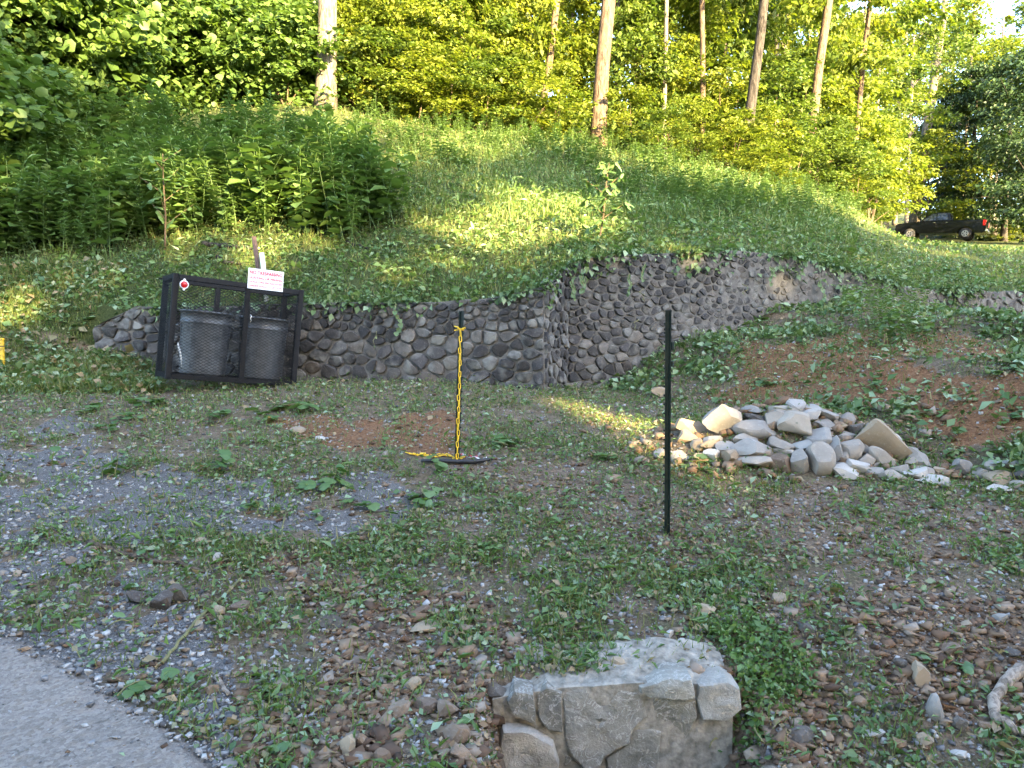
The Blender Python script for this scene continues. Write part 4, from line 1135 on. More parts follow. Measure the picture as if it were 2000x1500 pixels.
SPRIGS = [(100, 912, 46, 3, 'broad vine leaf standing up at the left edge of the gravel drive', 1), (222, 935, 60, 4, 'large drooping vine leaf cluster in the left gravel', 1), (205, 1000, 34, 3, 'low weed clump with ragged leaves in the left gravel', 0),
          (160, 815, 34, 6, 'torn vine spray at the upper left of the gravel drive', 0), (330, 790, 40, 8, 'leafy vine trailing over the gravel below the cage', 0), (420, 830, 42, 7, 'vine leaves heaped in front of the mesh cage', 0),
          (540, 800, 44, 9, 'dark vine leaf cluster at the top of the clay patch', 0), (520, 830, 40, 6, 'vine leaves spilling down beside the clay patch', 0), (425, 925, 52, 4, 'vine sprig with lobed leaves in the middle of the gravel', 1),
          (370, 955, 34, 3, 'small upright vine leaf in the middle gravel', 1), (590, 965, 54, 7, 'broad pale vine leaves lying on the gravel centre', 0), (650, 945, 40, 5, 'vine leaf sprig right of the gravel centre', 1),
          (725, 1005, 50, 4, 'whitish upturned vine leaves lying in the middle ground', 0), (265, 1110, 44, 2, 'single pale upturned leaf on the left rubble', 0), (265, 1225, 56, 3, 'long pale leaves lying beside the paved drive', 0),
          (310, 1335, 52, 8, 'dark green leafy sprig at the edge of the paved drive', 0), (160, 1125, 34, 5, 'small leafy sprig in the left rubble', 0), (595, 1470, 60, 3, 'large green leaf at the bottom of the rubble', 0),
          (590, 1325, 44, 3, 'green leaf pair among the brown rubble', 0), (855, 925, 40, 4, 'vine sprig in front of the chained post', 1), (840, 960, 44, 8, 'low leafy clump in front of the black hose', 0), (745, 880, 30, 3, 'small vine leaf left of the chained post', 1),
          (960, 870, 38, 6, 'bluish vine leaves right of the chained post', 0), (1010, 880, 36, 6, 'flat vine leaves between the two posts', 0), (1160, 900, 34, 5, 'grey green leaves lying between the two posts', 0), (1345, 920, 40, 4, 'flat grey green leaf right of the near post', 0),
          (1535, 815, 24, 2, 'small green leaf sprouting from the rock pile top', 1), (1555, 830, 22, 3, 'leaf cluster sprouting between the top rocks', 1), (1532, 858, 22, 2, 'single green leaf in the middle of the rock pile', 1), (1570, 895, 24, 2, 'green leaf lying low on the rock pile', 0),
          (1480, 745, 26, 7, 'vine sprig hanging on the clay bank', 0), (1500, 805, 28, 7, 'vine leaves behind the left of the rock pile', 0), (1620, 800, 26, 8, 'vine leaves behind the right of the rock pile', 0), (1720, 740, 28, 7, 'vine sprig in the middle of the bank', 0),
          (1840, 820, 28, 8, 'vine leaves on the lower bank', 0), (1930, 735, 30, 9, 'large vine spray on the bank at right', 0), (1880, 880, 30, 8, 'vine leaves right of the rock pile', 0), (1960, 830, 30, 7, 'vine sprig at the right edge of the bank', 0),
          (1395, 660, 30, 7, 'vine leaves climbing the foot of the right wall', 0), (1440, 640, 30, 8, 'big leaf plant rooted against the right wall', 0), (1480, 620, 28, 8, 'leafy vine on the bank below the right wall', 0), (1780, 640, 26, 8, 'vine clump on the bank lip at right', 0),
          (1690, 1215, 30, 6, 'green weed at the crest of the rubble slope', 0), (1640, 1270, 34, 7, 'low green weed on the rubble slope', 0), (1790, 1280, 30, 6, 'leafy weed in the right rubble', 0), (1880, 1330, 34, 6, 'green weed left of the bleached root', 0),
          (1480, 1420, 40, 10, 'leafy weed clump against the right side of the footing', 0), (1520, 1370, 36, 10, 'dense weed growing beside the footing corner', 0), (1420, 1470, 34, 9, 'dark leafy weed at the base of the footing', 0),
          (1130, 1180, 34, 5, 'green leaves in the weeds behind the footing', 0), (980, 1090, 30, 5, 'scattered leaves in the centre weeds', 0), (1100, 1000, 26, 4, 'small leaf sprig in the open gravel', 0), (1700, 1010, 26, 4, 'low sprig in the right gravel', 0),
          (182, 478, 34, 2, 'single pale upturned leaf in the tall weeds at left', 1), (640, 470, 26, 5, 'leaf sprig in the cut grass above the left wall', 0), (1590, 470, 24, 6, 'broad leaves in the mown patch above the right wall', 0), (1660, 500, 24, 7, 'leaf clump above the end of the right wall', 0),
          (40, 740, 34, 6, 'torn leaves heaped at the top of the drive', 0), (270, 820, 34, 6, 'vine sprays in the upper gravel', 0), (215, 850, 30, 5, 'small vine leaves in the upper gravel left', 0), (620, 1010, 30, 5, 'narrow leaves lying in the centre weeds', 0), (480, 1000, 30, 4, 'small leaves in the bare gravel', 0)]
def sprig(px, py, wpx, n, lab, up, base=None, seed=0, hang=False):
    r = random.Random(int(px * 7 + py)); g = base if base is not None else on_ground(px, py); s = g.y / 1502 * wpx
    t = empty('vine_sprig', g, lab, 'vine', 'loose vine sprigs')
    n = n + (2 if n > 3 else 0); L = s * (.42 + .2 * (n > 3))
    stem = [Vector((0, 0, -.01))]; a0 = r.uniform(0, 6.28); reach = s * (.5 + .12 * n) * (0.3 if up else 1)
    hts = s * (.85 if up else .22)
    for k in range(1, 5):
        q = k / 4; w = a0 + .6 * q
        stem.append(Vector((math.cos(w) * reach * q, math.sin(w) * reach * q, (hts * q if up else hts * math.sin(q * 2.6)) + .01)))
    if hang: stem = [Vector((r.uniform(-.04, .04), -.03 - .012 * k, .03 - .12 * k * s / .1 * .6)) for k in range(5)]
    v1, q1 = tube(stem, [.006, .005, .004, .0035, .003], 5); obj('stem', np_mesh('stem', v1, q1, M['stalk'], None, True), t)
    for k in range(n):
        q = (k + .6) / n; i = min(3, int(q * 4)); p = stem[i].lerp(stem[i + 1], q * 4 - i)
        off = Vector((r.uniform(-.3, .3), r.uniform(-.3, .3), 0)) * s * (0 if up or hang else 1)
        sc = L * r.uniform(.6, 1.1)
        if hang: rot = (R(-100) + r.uniform(-.3, .3), r.uniform(-.3, .3), r.uniform(-.8, .8))
        elif up: rot = (r.uniform(-.8, .2), r.uniform(-.5, .5), r.uniform(0, 6.28))
        else: rot = (r.uniform(-.35, .35), r.uniform(-.4, .4), r.uniform(0, 6.28))
        pos = p + off
        if not (up or hang): pos.z = gz(g.x + pos.x, g.y + pos.y) - g.z + .02 + s * r.uniform(.05, .3)
        obj('leaf', LEAF[r.randrange(6)], t, pos, rot, (sc, sc, sc))
    return t
for q in SPRIGS: sprig(*q)
# vines hanging over the wall
HANG = [(780, 600, .11, 5, 'vine shoot with large leaves climbing over the left wall top'), (735, 652, .07, 2, 'pair of leaves hanging on the face of the left wall'), (1120, 545, .09, 9, 'vine curtain hanging over the corner between the walls'), (1138, 530, .09, 9, 'leafy vine trailing down left of the right wall'),
        (1225, 540, .085, 7, 'vine hanging down the right wall near its corner'), (1255, 520, .07, 5, 'short vine over the right wall top'), (1500, 525, .08, 6, 'leaf clump over the right wall top near its middle'), (1600, 550, .10, 10, 'dense vine hanging at the far end of the right wall'),
        (1640, 560, .10, 10, 'thick vine mass covering the right wall end'), (1680, 575, .10, 10, 'vine drape right of the visible wall stones'), (1730, 580, .10, 10, 'vine drape hiding the middle of the far wall'), (1790, 590, .10, 10, 'vine drape left of the far wall stones'), (1840, 590, .10, 9, 'vine drape touching the far wall stones'),
        (1450, 560, .05, 2, 'small leaf pair on the right wall face'), (1250, 570, .05, 2, 'pale leaf stuck on the dark right wall'), (1240, 630, .045, 1, 'single pale leaf low on the right wall'), (1080, 560, .07, 6, 'leaves hanging on the end pier of the left wall')]
for px, py, s, n, lab in HANG:
    # first meeting of the sight line with the wall face
    cx, cy, cz = pdir(px, py); dd = np.linspace(7, 14, 700); xx = cx / cy * dd; k = int(np.argmax(dd > wall_y(xx)))
    d = dd[k]; base = Vector((float(xx[k]), d - .06, float(EYE + cz / cy * d)))
    sprig(px, py, s / d * 1502, n, lab, 0, base, 0, True)

def wall_fringe():
    n = 5200; x = RNG.uniform(-4.7, 8.6, n); x = x[RNG.random(n) < np.clip((vnoise(x * 2.3, x * 0, 141) - .25) * 2.2, .12, 1) * np.where(x > .3, 1, .75)]; n = len(x)
    y = wall_y(x) + RNG.uniform(-.045, .10, n); z = hill(x, wall_y(x) + .2) + RNG.uniform(-.02, .05, n) - np.where(y < wall_y(x), RNG.random(n) ** 2 * np.where(x > .3, .28, .12), 0)
    b = inst(T_LEAF, frames(RNG.normal(-1.57, .7, n), RNG.normal(-.55, .45, n), RNG.normal(0, .5, n)), np.stack([x, y, z], 1), RNG.uniform(.04, .11, n), RNG.uniform(0, .6, n))
    b2 = inst(T_BLADE, frames(RNG.normal(-1.57, .6, n), RNG.normal(-.7, .4, n), 0.0), np.stack([x[::-1], wall_y(x[::-1]) + .02, hill(x[::-1], wall_y(x[::-1]) + .2) - .01], 1), np.stack([np.full(n, .008), RNG.uniform(.05, .14, n), RNG.uniform(.05, .14, n)], 1), RNG.uniform(0, .5, n))
    tag(obj('wall_fringe', blocks_mesh('wall_fringe', [b, b2], M['litter'])), 'grass and leaves spilling over the top of the retaining walls', 'weeds', None, 'stuff')
wall_fringe()
# fan-shaped sampling: denser near the viewer, thinner far off
def fan(n, d0, d1, u0=-.85, u1=.85, pw=1.0):
    t = RNG.random(n); 
    d = (d0 ** (1 - pw) + t * (d1 ** (1 - pw) - d0 ** (1 - pw))) ** (1 / (1 - pw)) if abs(pw - 1) > 1e-3 else d0 * (d1 / d0) ** t
    u = RNG.uniform(u0, u1, n); return u * d, d

def pts_z(x, y): return np.stack([x, y, ground_z(x, y)], 1)
PAVE = [(-900, 1215), (0, 1236), (120, 1286), (250, 1356), (345, 1428), (432, 1498), (520, 1660), (-900, 1660)]

# gravel and rubble
def stones(name, n, d0, d1, mask, s0, s1, mat, lab, flat=.65, pw=1.6):
    x, y = fan(n, d0, d1, pw=pw); z = ground_z(x, y); keep = mask(x, y, z); x, y, z = x[keep], y[keep], z[keep]; n = len(x)
    s = s0 * (s1 / s0) ** (RNG.random(n) ** 2.2); bl = []; lift = np.where(inpoly(*proj(x, y, z), PAVE), .026, 0.0)
    for k in range(8):
        q = np.arange(n) % 8 == k; m_ = q.sum()
        bl.append(inst(PEB[k], frames(RNG.uniform(0, 6.28, m_), RNG.normal(0, .25, m_), RNG.normal(0, .25, m_)), np.stack([x, y, z + s * .12 + lift], 1)[q],
                       np.stack([s * RNG.uniform(.7, 1.2, n), s, s * flat * RNG.uniform(.6, 1.2, n)], 1)[q], RNG.random(m_)))
    tag(obj(name, blocks_mesh(name, bl, M[mat])), lab, 'gravel', None, 'stuff')
def not_blk(x, y): return ~((x > -.06) & (x < .96) & (y < 3.5) & (y > 3.0)) | (y > 3.28)
def m_grav(x, y, z):
    g, c, r = zones(x, y, z); px, py = proj(x, y, z); pv = inpoly(px, py, PAVE)
    p = np.where(g > 0, .95, .40); p = np.where(pv, np.where(inpoly(px + 90 * fnoise(x * 3, y * 3, 17), py - 46 + 60 * fnoise(x * 3, y * 3, 18), PAVE), .03, .45), p); p = np.where(y > wall_y(x) - .05, 0, p)
    return (RNG.random(len(x)) < p) & not_blk(x, y)
def m_brown(x, y, z):
    g, c, r = zones(x, y, z); px, py = proj(x, y, z); pv = inpoly(px, py, PAVE)
    p = np.where(r > 0, .95, np.where(c > 0, .6, .16)); p = np.where(g > 0, .22, p); p = np.where(pv, .004, p); p = np.where(y > wall_y(x) - .05, 0, p)
    return (RNG.random(len(x)) < p) & not_blk(x, y)
stones('gravel', 70000, 2.3, 9.0, m_grav, .007, .034, 'gravel_grey', 'grey crushed gravel spread over the drive and open ground')
stones('stone_rubble', 42000, 2.3, 9.5, m_brown, .008, .055, 'gravel_brown', 'brown broken stone rubble and grit over the bare ground', .42)

stones('broken_stone', 9500, 2.4, 4.4, lambda x, y, z: (m_brown(x, y, z) & (RNG.random(len(x)) < .9) & (zones(x, y, z)[2] > 0)), .02, .085, 'gravel_brown', 'larger broken brown stones of the rubble', .42)
# dead leaves, chips and cut leaves
def leaves(name, n, d0, d1, mask, T, s0, s1, mat, lab, cat, pit=.35, lift=.012, pw=1.5, u0=-.85, u1=.85, rr=(0, 1)):
    x, y = fan(n, d0, d1, u0, u1, pw); z = ground_z(x, y); keep = mask(x, y, z); x, y, z = x[keep], y[keep], z[keep]; n = len(x)
    s = RNG.uniform(s0, s1, n) * np.clip(RNG.lognormal(0, .25, n), .5, 2)
    b = inst(T, frames(RNG.uniform(0, 6.28, n), RNG.normal(0, pit, n), RNG.normal(0, pit * 1.3, n)), np.stack([x, y, z + lift * RNG.uniform(.3, 1.8, n)], 1), s, RNG.uniform(*rr, n))
    return tag(obj(name, blocks_mesh(name, [b], M[mat])), lab, cat, None, 'stuff')
def clumpy(x, y, f=2.2, s=61, t=.5): return vnoise(x * f, y * f, s) * .6 + vnoise(x * f * 3.1, y * f * 3.1, s + 1) * .4
Z_BARE = [[(-900, 1050), (420, 1090), (600, 1180), (1010, 1290), (1010, 1660), (-900, 1660)], [(1480, 1190), (2700, 1110), (2700, 1660), (1400, 1660), (1480, 1400)]]
def m_green(x, y, z):
    g, c, r = zones(x, y, z); px, py = proj(x, y, z); pv = inpoly(px, py, PAVE)
    p = np.clip((clumpy(x, y, 3.2) - .26) * 2.8, .08, 1); p = np.where(g > 0, p * .34, p); p = np.where(r > 0, p * .5, p); p = np.where(c > 0, p * .28, p); p = np.where(pv, .002, p)
    p = np.where((y > 7.2) & (g < 1), np.maximum(p, .65), p)
    for q in Z_BARE: p = np.where(inpoly(px, py + 60 * fnoise(x * 4, y * 4, 63), q), p * .34, p)
    return (RNG.random(len(x)) < p) & not_blk(x, y)
def f_green(x, y, z): return m_green(x, y, z) & (y < wall_y(x) - .04)
leaves('leaf_litter', 95000, 2.3, 9.5, f_green, T_LEAF, .016, .046, 'litter', 'cut green leaves and clippings scattered over the ground', 'clippings', .4, .02)
leaves('dead_leaves', 16000, 2.3, 9.5, lambda x, y, z: (m_brown(x, y, z)), T_LEAF, .012, .03, 'brown_litter', 'dry brown leaf bits and bark chips on the ground', 'dead leaves', .35, .014)

# short grass and low weeds on the front ground
def blades(name, n, d0, d1, mask, h0, h1, wd, mat, lab, pw=1.5, u0=-.85, u1=.85, rr=(0, 1), lean=.35):
    x, y = fan(n, d0, d1, u0, u1, pw); z = ground_z(x, y); keep = mask(x, y, z); x, y, z = x[keep], y[keep], z[keep]; n = len(x)
    h = RNG.uniform(h0, h1, n) * (.6 + .8 * clumpy(x, y, 1.3, 71))
    yaw = RNG.uniform(0, 6.28, n); Mx = frames(yaw, RNG.normal(.0, lean, n), RNG.normal(0, lean * .8, n))
    b = inst(T_BLADE, Mx, np.stack([x, y, z - .004], 1), np.stack([wd * RNG.uniform(.7, 1.4, n), h * RNG.uniform(.7, 1.6, n), h], 1), RNG.uniform(*rr, n))
    return tag(obj(name, blocks_mesh(name, [b], M[mat])), lab, 'grass', None, 'stuff')
blades('short_grass', 100000, 2.4, 9.5, f_green, .03, .085, .006, 'grass', 'short trampled grass on the front ground')
leaves('low_weeds', 46000, 2.4, 9.5, f_green, T_LANCE, .022, .06, 'weed', 'low leafy weeds on the front ground', 'weeds', .55, .04)

def m_leftslope(x, y, z):
    px, py = proj(x, y, z); return (px < 320) & (py > 520) & (py < 770) & (y > 6.9) & (zones(x, y, z)[0] < 1) & ((y < wall_y(x) - .04) | (x < -4.9))
blades('verge_grass', 30000, 6.8, 11, m_leftslope, .06, .16, .009, 'grass', 'grass verge on the slope left of the wall end', 1.2, -.95, -.42)
leaves('verge_weeds', 12000, 6.8, 11, m_leftslope, T_LEAF, .03, .09, 'litter', 'leafy weeds on the slope left of the wall end', 'weeds', .5, .06, 1.2, -.95, -.42)
# the bank at right
def m_bank(x, y, z):
    s = .803 * (x - 1.6) + .595 * (y - 7.9); g, c, r = zones(x, y, z)
    p = np.where((s > -.05) & (y < wall_y(x) - .03), np.clip((clumpy(x, y, 1.8, 81) - .36) * 4, .04, 1), 0); p = np.where(c > 0, p * .13, p)
    return RNG.random(len(x)) < p
leaves('bank_weeds', 60000, 5.2, 14, m_bank, T_LEAF, .03, .085, 'litter', 'leafy ground cover growing on the clay bank', 'weeds', .6, .05, 1.0, .1, .95, (0, .62))
blades('bank_grass', 9000, 5.2, 14, m_bank, .06, .20, .007, 'grass', 'grass tufts growing on the clay bank', 1.0, .1, .95)

# the mown slope above the walls and the long grass beyond
Z_WEED = [(-900, 260), (250, 280), (500, 300), (640, 330), (740, 385), (790, 440), (700, 462), (400, 470), (250, 500), (100, 520), (-900, 520)]
def m_mown(x, y, z):
    px, py = proj(x, y, z); up = (y > wall_y(x) + .07)
    return up & (py < 760)
leaves('slope_clippings', 46000, 8.2, 15, lambda x, y, z: m_mown(x, y, z) & (RNG.random(len(x)) < np.clip((clumpy(x, y, 1.6, 91) - .25) * 2.5, .15, 1)), T_LANCE, .04, .10, 'litter', 'cut weeds and leaf clippings on the mown slope', 'clippings', .45, .04, 1.3, -.85, .85, (0, .58))
blades('slope_grass', 70000, 8.2, 24, m_mown, .05, .13, .009, 'grass', 'mown grass on the slope above the walls', 1.5)
leaves('slope_leaves', 26000, 8.2, 22, m_mown, T_LEAF, .04, .085, 'weed', 'low leafy plants on the slope above the walls', 'weeds', .55, .06, 1.3)
def m_tallgrass(x, y, z):
    px, py = proj(x, y, z); a = inpoly(px, py, [(760, 300), (1000, 250), (1300, 300), (1560, 380), (1720, 430), (2700, 440), (2700, 560), (1800, 520), (1500, 440), (1150, 430), (960, 440), (790, 440)])
    return a & ~((px > 1670) & (y > 12.5)) & (y > wall_y(x) + .3) & (RNG.random(len(x)) < np.clip((clumpy(x, y, .8, 95) - .2) * 2.2, .2, 1))
blades('long_grass', 60000, 11, 34, m_tallgrass, .12, .32, .012, 'grass', 'long grass on the slope below the trees', 1.3, -.4, .95, (0, .8), .3)
leaves('slope_weeds', 50000, 11, 34, m_tallgrass, T_LANCE, .05, .12, 'weed', 'leafy weeds among the long grass below the trees', 'weeds', .7, .16, 1.3, -.4, .95)

# tall weeds: upright stems with drooping narrow leaves
def weed_template(seed, nl=30):
    r = random.Random(seed); parts = [tube([(0, 0, 0), (.01, .0, .5), (.0, .015, 1.0)], [.008, .006, .003], 3, False)]
    for k in range(nl):
        q = .30 + .70 * (k / nl) ** .8; a = k * 2.4 + r.uniform(-.3, .3); s = .165 * (1 - .45 * abs(q - .75)) * r.uniform(.8, 1.2)
        Mx = frames(np.array([a]), np.array([r.uniform(-.1, .55) + .5 * (q > .92)]), np.array([r.uniform(-.3, .3)]))
        v, f, _ = inst(T_LANCE, Mx, np.array([(0, 0, q)]), np.array([s]), np.array([0.0])); parts.append((v, f))
    return join(parts)
def broad_template(seed, nl=20):
    r = random.Random(seed); parts = [tube([(0, 0, 0), (.03, .0, .5), (.05, .02, 1.0)], [.009, .007, .003], 3, False)]
    for k in range(nl):
        q = .2 + .8 * (k / nl); a = k * 2.2 + r.uniform(-.5, .5); s = .20 * r.uniform(.55, 1.25)
        Mx = frames(np.array([a]), np.array([r.uniform(-.5, .4)]), np.array([r.uniform(-.5, .5)])); off = .06 * r.random()
        v, f, _ = inst(T_ROUND if seed % 2 else T_LEAF, Mx, np.array([(.05 * q + math.cos(a) * off, math.sin(a) * off, q)]), np.array([s]), np.array([0.0])); parts.append((v, f))
    return join(parts)
WT = [weed_template(0), broad_template(1), weed_template(2), broad_template(4), weed_template(3, 22)]
def weeds(name, n, d0, d1, mask, h0, h1, lab, u0, u1, pw=.6, mat='weed', rr=(0, 1)):
    x, y = fan(n, d0, d1, u0, u1, pw); z = ground_z(x, y); k = mask(x, y, z); x, y, z = x[k], y[k], z[k]; n = len(x); bl = []
    h = RNG.uniform(h0, h1, n) * (.55 + .8 * clumpy(x, y, .9, 101))
    for j in range(5):
        q = np.arange(n) % 5 == j; m_ = q.sum()
        # stems stand upright: rotate about z only, with a slight lean
        a = RNG.uniform(0, 6.28, m_); c, s = np.cos(a), np.sin(a); Mx = np.zeros((m_, 3, 3)); Mx[:, 0, 0] = c; Mx[:, 0, 1] = -s; Mx[:, 1, 0] = s; Mx[:, 1, 1] = c; Mx[:, 2, 2] = 1
        Mx[:, 0, 2] = RNG.normal(0, .2, m_); Mx[:, 1, 2] = RNG.normal(-.05, .2, m_)
        bl.append(inst(WT[j], Mx, np.stack([x, y, z - .02], 1)[q], np.stack([h, h, h], 1)[q], np.clip(RNG.uniform(*rr, m_) * .6 + .8 * (clumpy(x, y, .5, 131)[q] - .25), 0, 1)))
    return tag(obj(name, blocks_mesh(name, bl, M[mat])), lab, 'weeds', None, 'stuff')
def m_weed(x, y, z):
    px, py = proj(x, y, z); return inpoly(px + 120 * fnoise(x * 1.1, y * 1.1, 112), py + 70 * fnoise(x * 1.3, y * 1.3, 111), Z_WEED) & (y > wall_y(x) + .2)
weeds('tall_weeds', 6400, 9.4, 19, m_weed, .4, 1.05, 'dense stand of tall leafy weeds on the left slope', -.95, -.08)
def m_weed2(x, y, z):
    px, py = proj(x, y, z); return inpoly(px, py, [(650, 230), (1000, 235), (1300, 290), (1560, 360), (1700, 420), (1650, 440), (1450, 430), (1220, 400), (1100, 330), (800, 345), (700, 330)]) & (RNG.random(len(x)) < np.clip((clumpy(x, y, .8, 121) - .36) * 4.5, 0, 1))
weeds('slope_stalks', 3400, 12, 26, m_weed2, .25, .6, 'leafy stalks in the long grass below the trees', -.2, .55)
def m_weed3(x, y, z):
    px, py = proj(x, y, z); s = .803 * (x - 1.6) + .595 * (y - 7.9)
    return inpoly(px + 90 * fnoise(x * 2, y * 2, 115), py + 60 * fnoise(x * 2.4, y * 2.4, 116), [(1620, 560), (1860, 570), (1860, 690), (1760, 700), (1660, 640)]) & (s > 0)
weeds('bank_stalks', 520, 7.5, 13, m_weed3, .15, .45, 'leafy stalks on the bank lip below the far wall', .3, .75)
# mat of weeds right of the footing
def m_weed4(x, y, z):
    px, py = proj(x, y, z); return inpoly(px, py, [(1380, 1230), (1480, 1215), (1580, 1290), (1600, 1370), (1500, 1400), (1470, 1500), (1400, 1500), (1435, 1400), (1440, 1330)])
leaves('footing_weeds', 14000, 2.8, 4.2, m_weed4, T_LEAF, .012, .035, 'weed', 'dense small-leaved weeds against the right side of the footing', 'weeds', .7, .05, 1.0, .2, .5)

# ------------------------------------------------------------------ trees and shrubs
def crown(seed, h, r, base, n, leaf, clumps, flat=.45, T=T_LEAF, droop=.25, shape=1.0):
    """leaf clumps through the crown's volume; origin at the foot of the trunk"""
    g = np.random.default_rng(seed); C = []
    while len(C) < clumps:
        q = g.random() ** .85; z = base + (h - base) * q
        rad = r * (math.sin(math.pi * (0.12 + .86 * q) ** shape) ** .7) * g.uniform(.55, 1.15)
        a = g.uniform(0, 6.28); rr = rad * math.sqrt(g.uniform(.05, 1)); C.append((math.cos(a) * rr, math.sin(a) * rr, z + g.normal(0, .3)))
    C = np.array(C); per = n // clumps; cs = g.uniform(.35, 1.3, clumps) * r * .36
    ci = np.repeat(np.arange(clumps), per); N = len(ci)
    v = g.normal(size=(N, 3)); v /= np.linalg.norm(v, axis=1)[:, None]; v *= (g.random(N) ** .45)[:, None]
    pos = C[ci] + v * cs[ci][:, None] * np.array([1, 1, flat])
    out = np.arctan2(pos[:, 1], pos[:, 0]) + g.normal(0, 1.0, N)
    Mx = frames(out, g.normal(-droop, .45, N), g.normal(0, .5, N))
    rn = np.clip(g.random(N) * .6 + .4 * g.random(clumps)[ci], 0, 1)
    return inst(T, Mx, pos, leaf * np.clip(g.lognormal(0, .32, N), .45, 2.0), rn), C

def crown_mesh(name, seed, mat, **k):
    b, C = crown(seed, **k); return blocks_mesh(name, [b], M[mat]), C

def limbs_to(C, trunk_top, r0, n, seed, base=0.0):
    g = random.Random(seed); out = []
    for k in range(min(n, len(C))):
        c = Vector(C[g.randrange(len(C))]); zb = max(base, c.z - (Vector((c.x, c.y, 0)).length) * g.uniform(.5, 1.0)); zb = min(zb, trunk_top * .95)
        a = Vector((0, 0, zb)); m_ = a.lerp(c, .5) + Vector((g.uniform(-.2, .2), g.uniform(-.2, .2), .15)); rr = r0 * (1 - zb / trunk_top * .8) * .35
        out.append(tube([a, m_, c], [rr, rr * .6, rr * .2], 5, False))
    return out

# crown shapes shared by the trees of one kind
TALL = []
for s in range(5):
    me, C = crown_mesh('crown', 40 + s, 'crown_bright' if s % 2 == 0 else 'crown_mid', h=17, r=3.3, base=4.0 + s * .5, n=7600, leaf=.20, clumps=54, flat=.32, droop=.3)
    TALL.append((me, C))
HIGH = []
for s in range(3):
    me, C = crown_mesh('crown', 60 + s, 'crown_mid', h=21, r=4.0, base=8.5, n=7000, leaf=.22, clumps=56, flat=.35)
    HIGH.append((me, C))
SHRUB = []
for s in range(5):
    me, C = crown_mesh('crown', 80 + s, ('crown_bright', 'crown_bright', 'crown_mid', 'crown_bright', 'crown_mid')[s], h=3.6, r=1.7, base=.1, n=5200, leaf=.13, clumps=44, flat=.42)
    SHRUB.append((me, C))
VINE = []
for s in range(3):
    me, C = crown_mesh('crown', 95 + s, 'vine_leaf', h=3.2, r=1.9, base=.05, n=9500, leaf=.125, clumps=95, flat=.55, T=T_ROUND, droop=.45)
    VINE.append((me, C))
EVER = []
for s in range(2):
    me, C = crown_mesh('crown', 120 + s, 'crown_dark', h=13, r=3.6, base=.4, n=12000, leaf=.24, clumps=170, flat=.35, droop=.5, shape=1.0)
    EVER.append((me, C))
LOW = []
for s in range(4):
    me, C = crown_mesh('crown', 160 + s, ('crown_bright', 'crown_mid', 'crown_bright', 'crown_mid')[s], h=15, r=3.2, base=.8, n=8000, leaf=.21, clumps=62, flat=.32, droop=.3)
    LOW.append((me, C))
TIER = crown_mesh('crown', 140, 'crown_bright', h=5.4, r=3.0, base=.5, n=6000, leaf=.17, clumps=46, flat=.18, droop=.15)

def trunk_mesh(h, r, seed, lean=(0, 0), C=None, nl=10, base=4.0, mat='bark_grey', sides=12, flare=1.35):
    g = random.Random(seed); pts = []; rr = []
    for k in range(11):
        q = k / 10; pts.append((lean[0] * h * q + g.uniform(-.03, .03) * h * .05, lean[1] * h * q + g.uniform(-.03, .03) * h * .05, h * q - .15)); rr.append(r * (1 - .62 * q) * (flare if k == 0 else 1.0))
    pts.insert(1, (lean[0] * h * .03, 0, h * .03 - .05)); rr.insert(1, r * 1.08)
    parts = [tube(pts, rr, sides, True, .04, g)]
    if C is not None: parts += [(v + np.array([lean[0], lean[1], 0]) * np.clip(v[:, 2:3], 0, None), f) for v, f in limbs_to(C, h, r, nl, seed, base)]
    return join(parts)

def tree(name, px, py, d, wpx, lab, kind, mat, h=None, lean=(0, 0), sc=1.0, seed=0, group=None, cat='tree', sz=1.0, rz=None):
    """a tree standing on the ground at depth d in the direction of px; wpx = trunk width in the photograph"""
    u = (px - 1000) / 1502; x = u * d; g = Vector((x, d, gz(x, d)))
    me, C = kind; r = wpx / 1502 * d / 2
    t = empty(name, g, lab, cat, group)
    hh = h or 17
    v, f = trunk_mesh(hh, r, seed, lean, C * np.array([sc, sc, sz]), 16, 3.0, mat)
    obj('trunk', np_mesh('trunk', v, f, M[mat], None, True), t)
    c = obj('crown', me, t, (lean[0] * hh * .55, lean[1] * hh * .55, 0), (0, 0, seed * 1.7 if rz is None else rz), (sc, sc, sz))
    return t
G = 'trees at the wood edge'
def lean_of(x0, y0, x1, y1): return ((x1 - x0) / (y0 - y1), 0)
tree('tree', 645, 215, 18, 37, 'thick pale grey trunk standing alone above the tall weeds, sunlit halfway up', HIGH[0], 'bark_pale', 21, lean_of(645, 215, 651, 0), 1, 1, G, sz=1.05)
tree('tree', 1163, 282, 20.5, 29, 'straight brown trunk with scaly bark at the top of the grass slope', HIGH[1], 'bark_brown', 21, lean_of(1163, 280, 1182, 0), 1, 2, G)
tree('tree', 1443, 332, 22, 20, 'dark trunk leaning right, blackish at its base, with a broken snag', TALL[1], 'bark_dark', 19, lean_of(1443, 330, 1478, 0), 1, 3, G)
tree('tree', 1563, 250, 26, 19, 'brown grey trunk just right of the dark leaning trunk', TALL[2], 'bark_brown', 19, lean_of(1563, 250, 1584, 40), 1, 4, G)
tree('tree', 1648, 280, 28, 11, 'slender tan trunk between the brown grey trunk and the two pale trunks', TALL[0], 'bark_brown', 18, lean_of(1648, 280, 1662, 90), .8, 5, G)
tree('tree', 1718, 240, 60, 12, 'thin pale grey trunk left of the leaning pale trunk', TALL[3], 'bark_pale', 19, lean_of(1718, 240, 1734, 30), .9, 6, G)
tree('tree', 1772, 265, 62, 21, 'smooth pale trunk leaning right above the parked truck', HIGH[2], 'bark_pale', 26, lean_of(1772, 430, 1818, 0), 1.2, 7, G, sz=1.3)
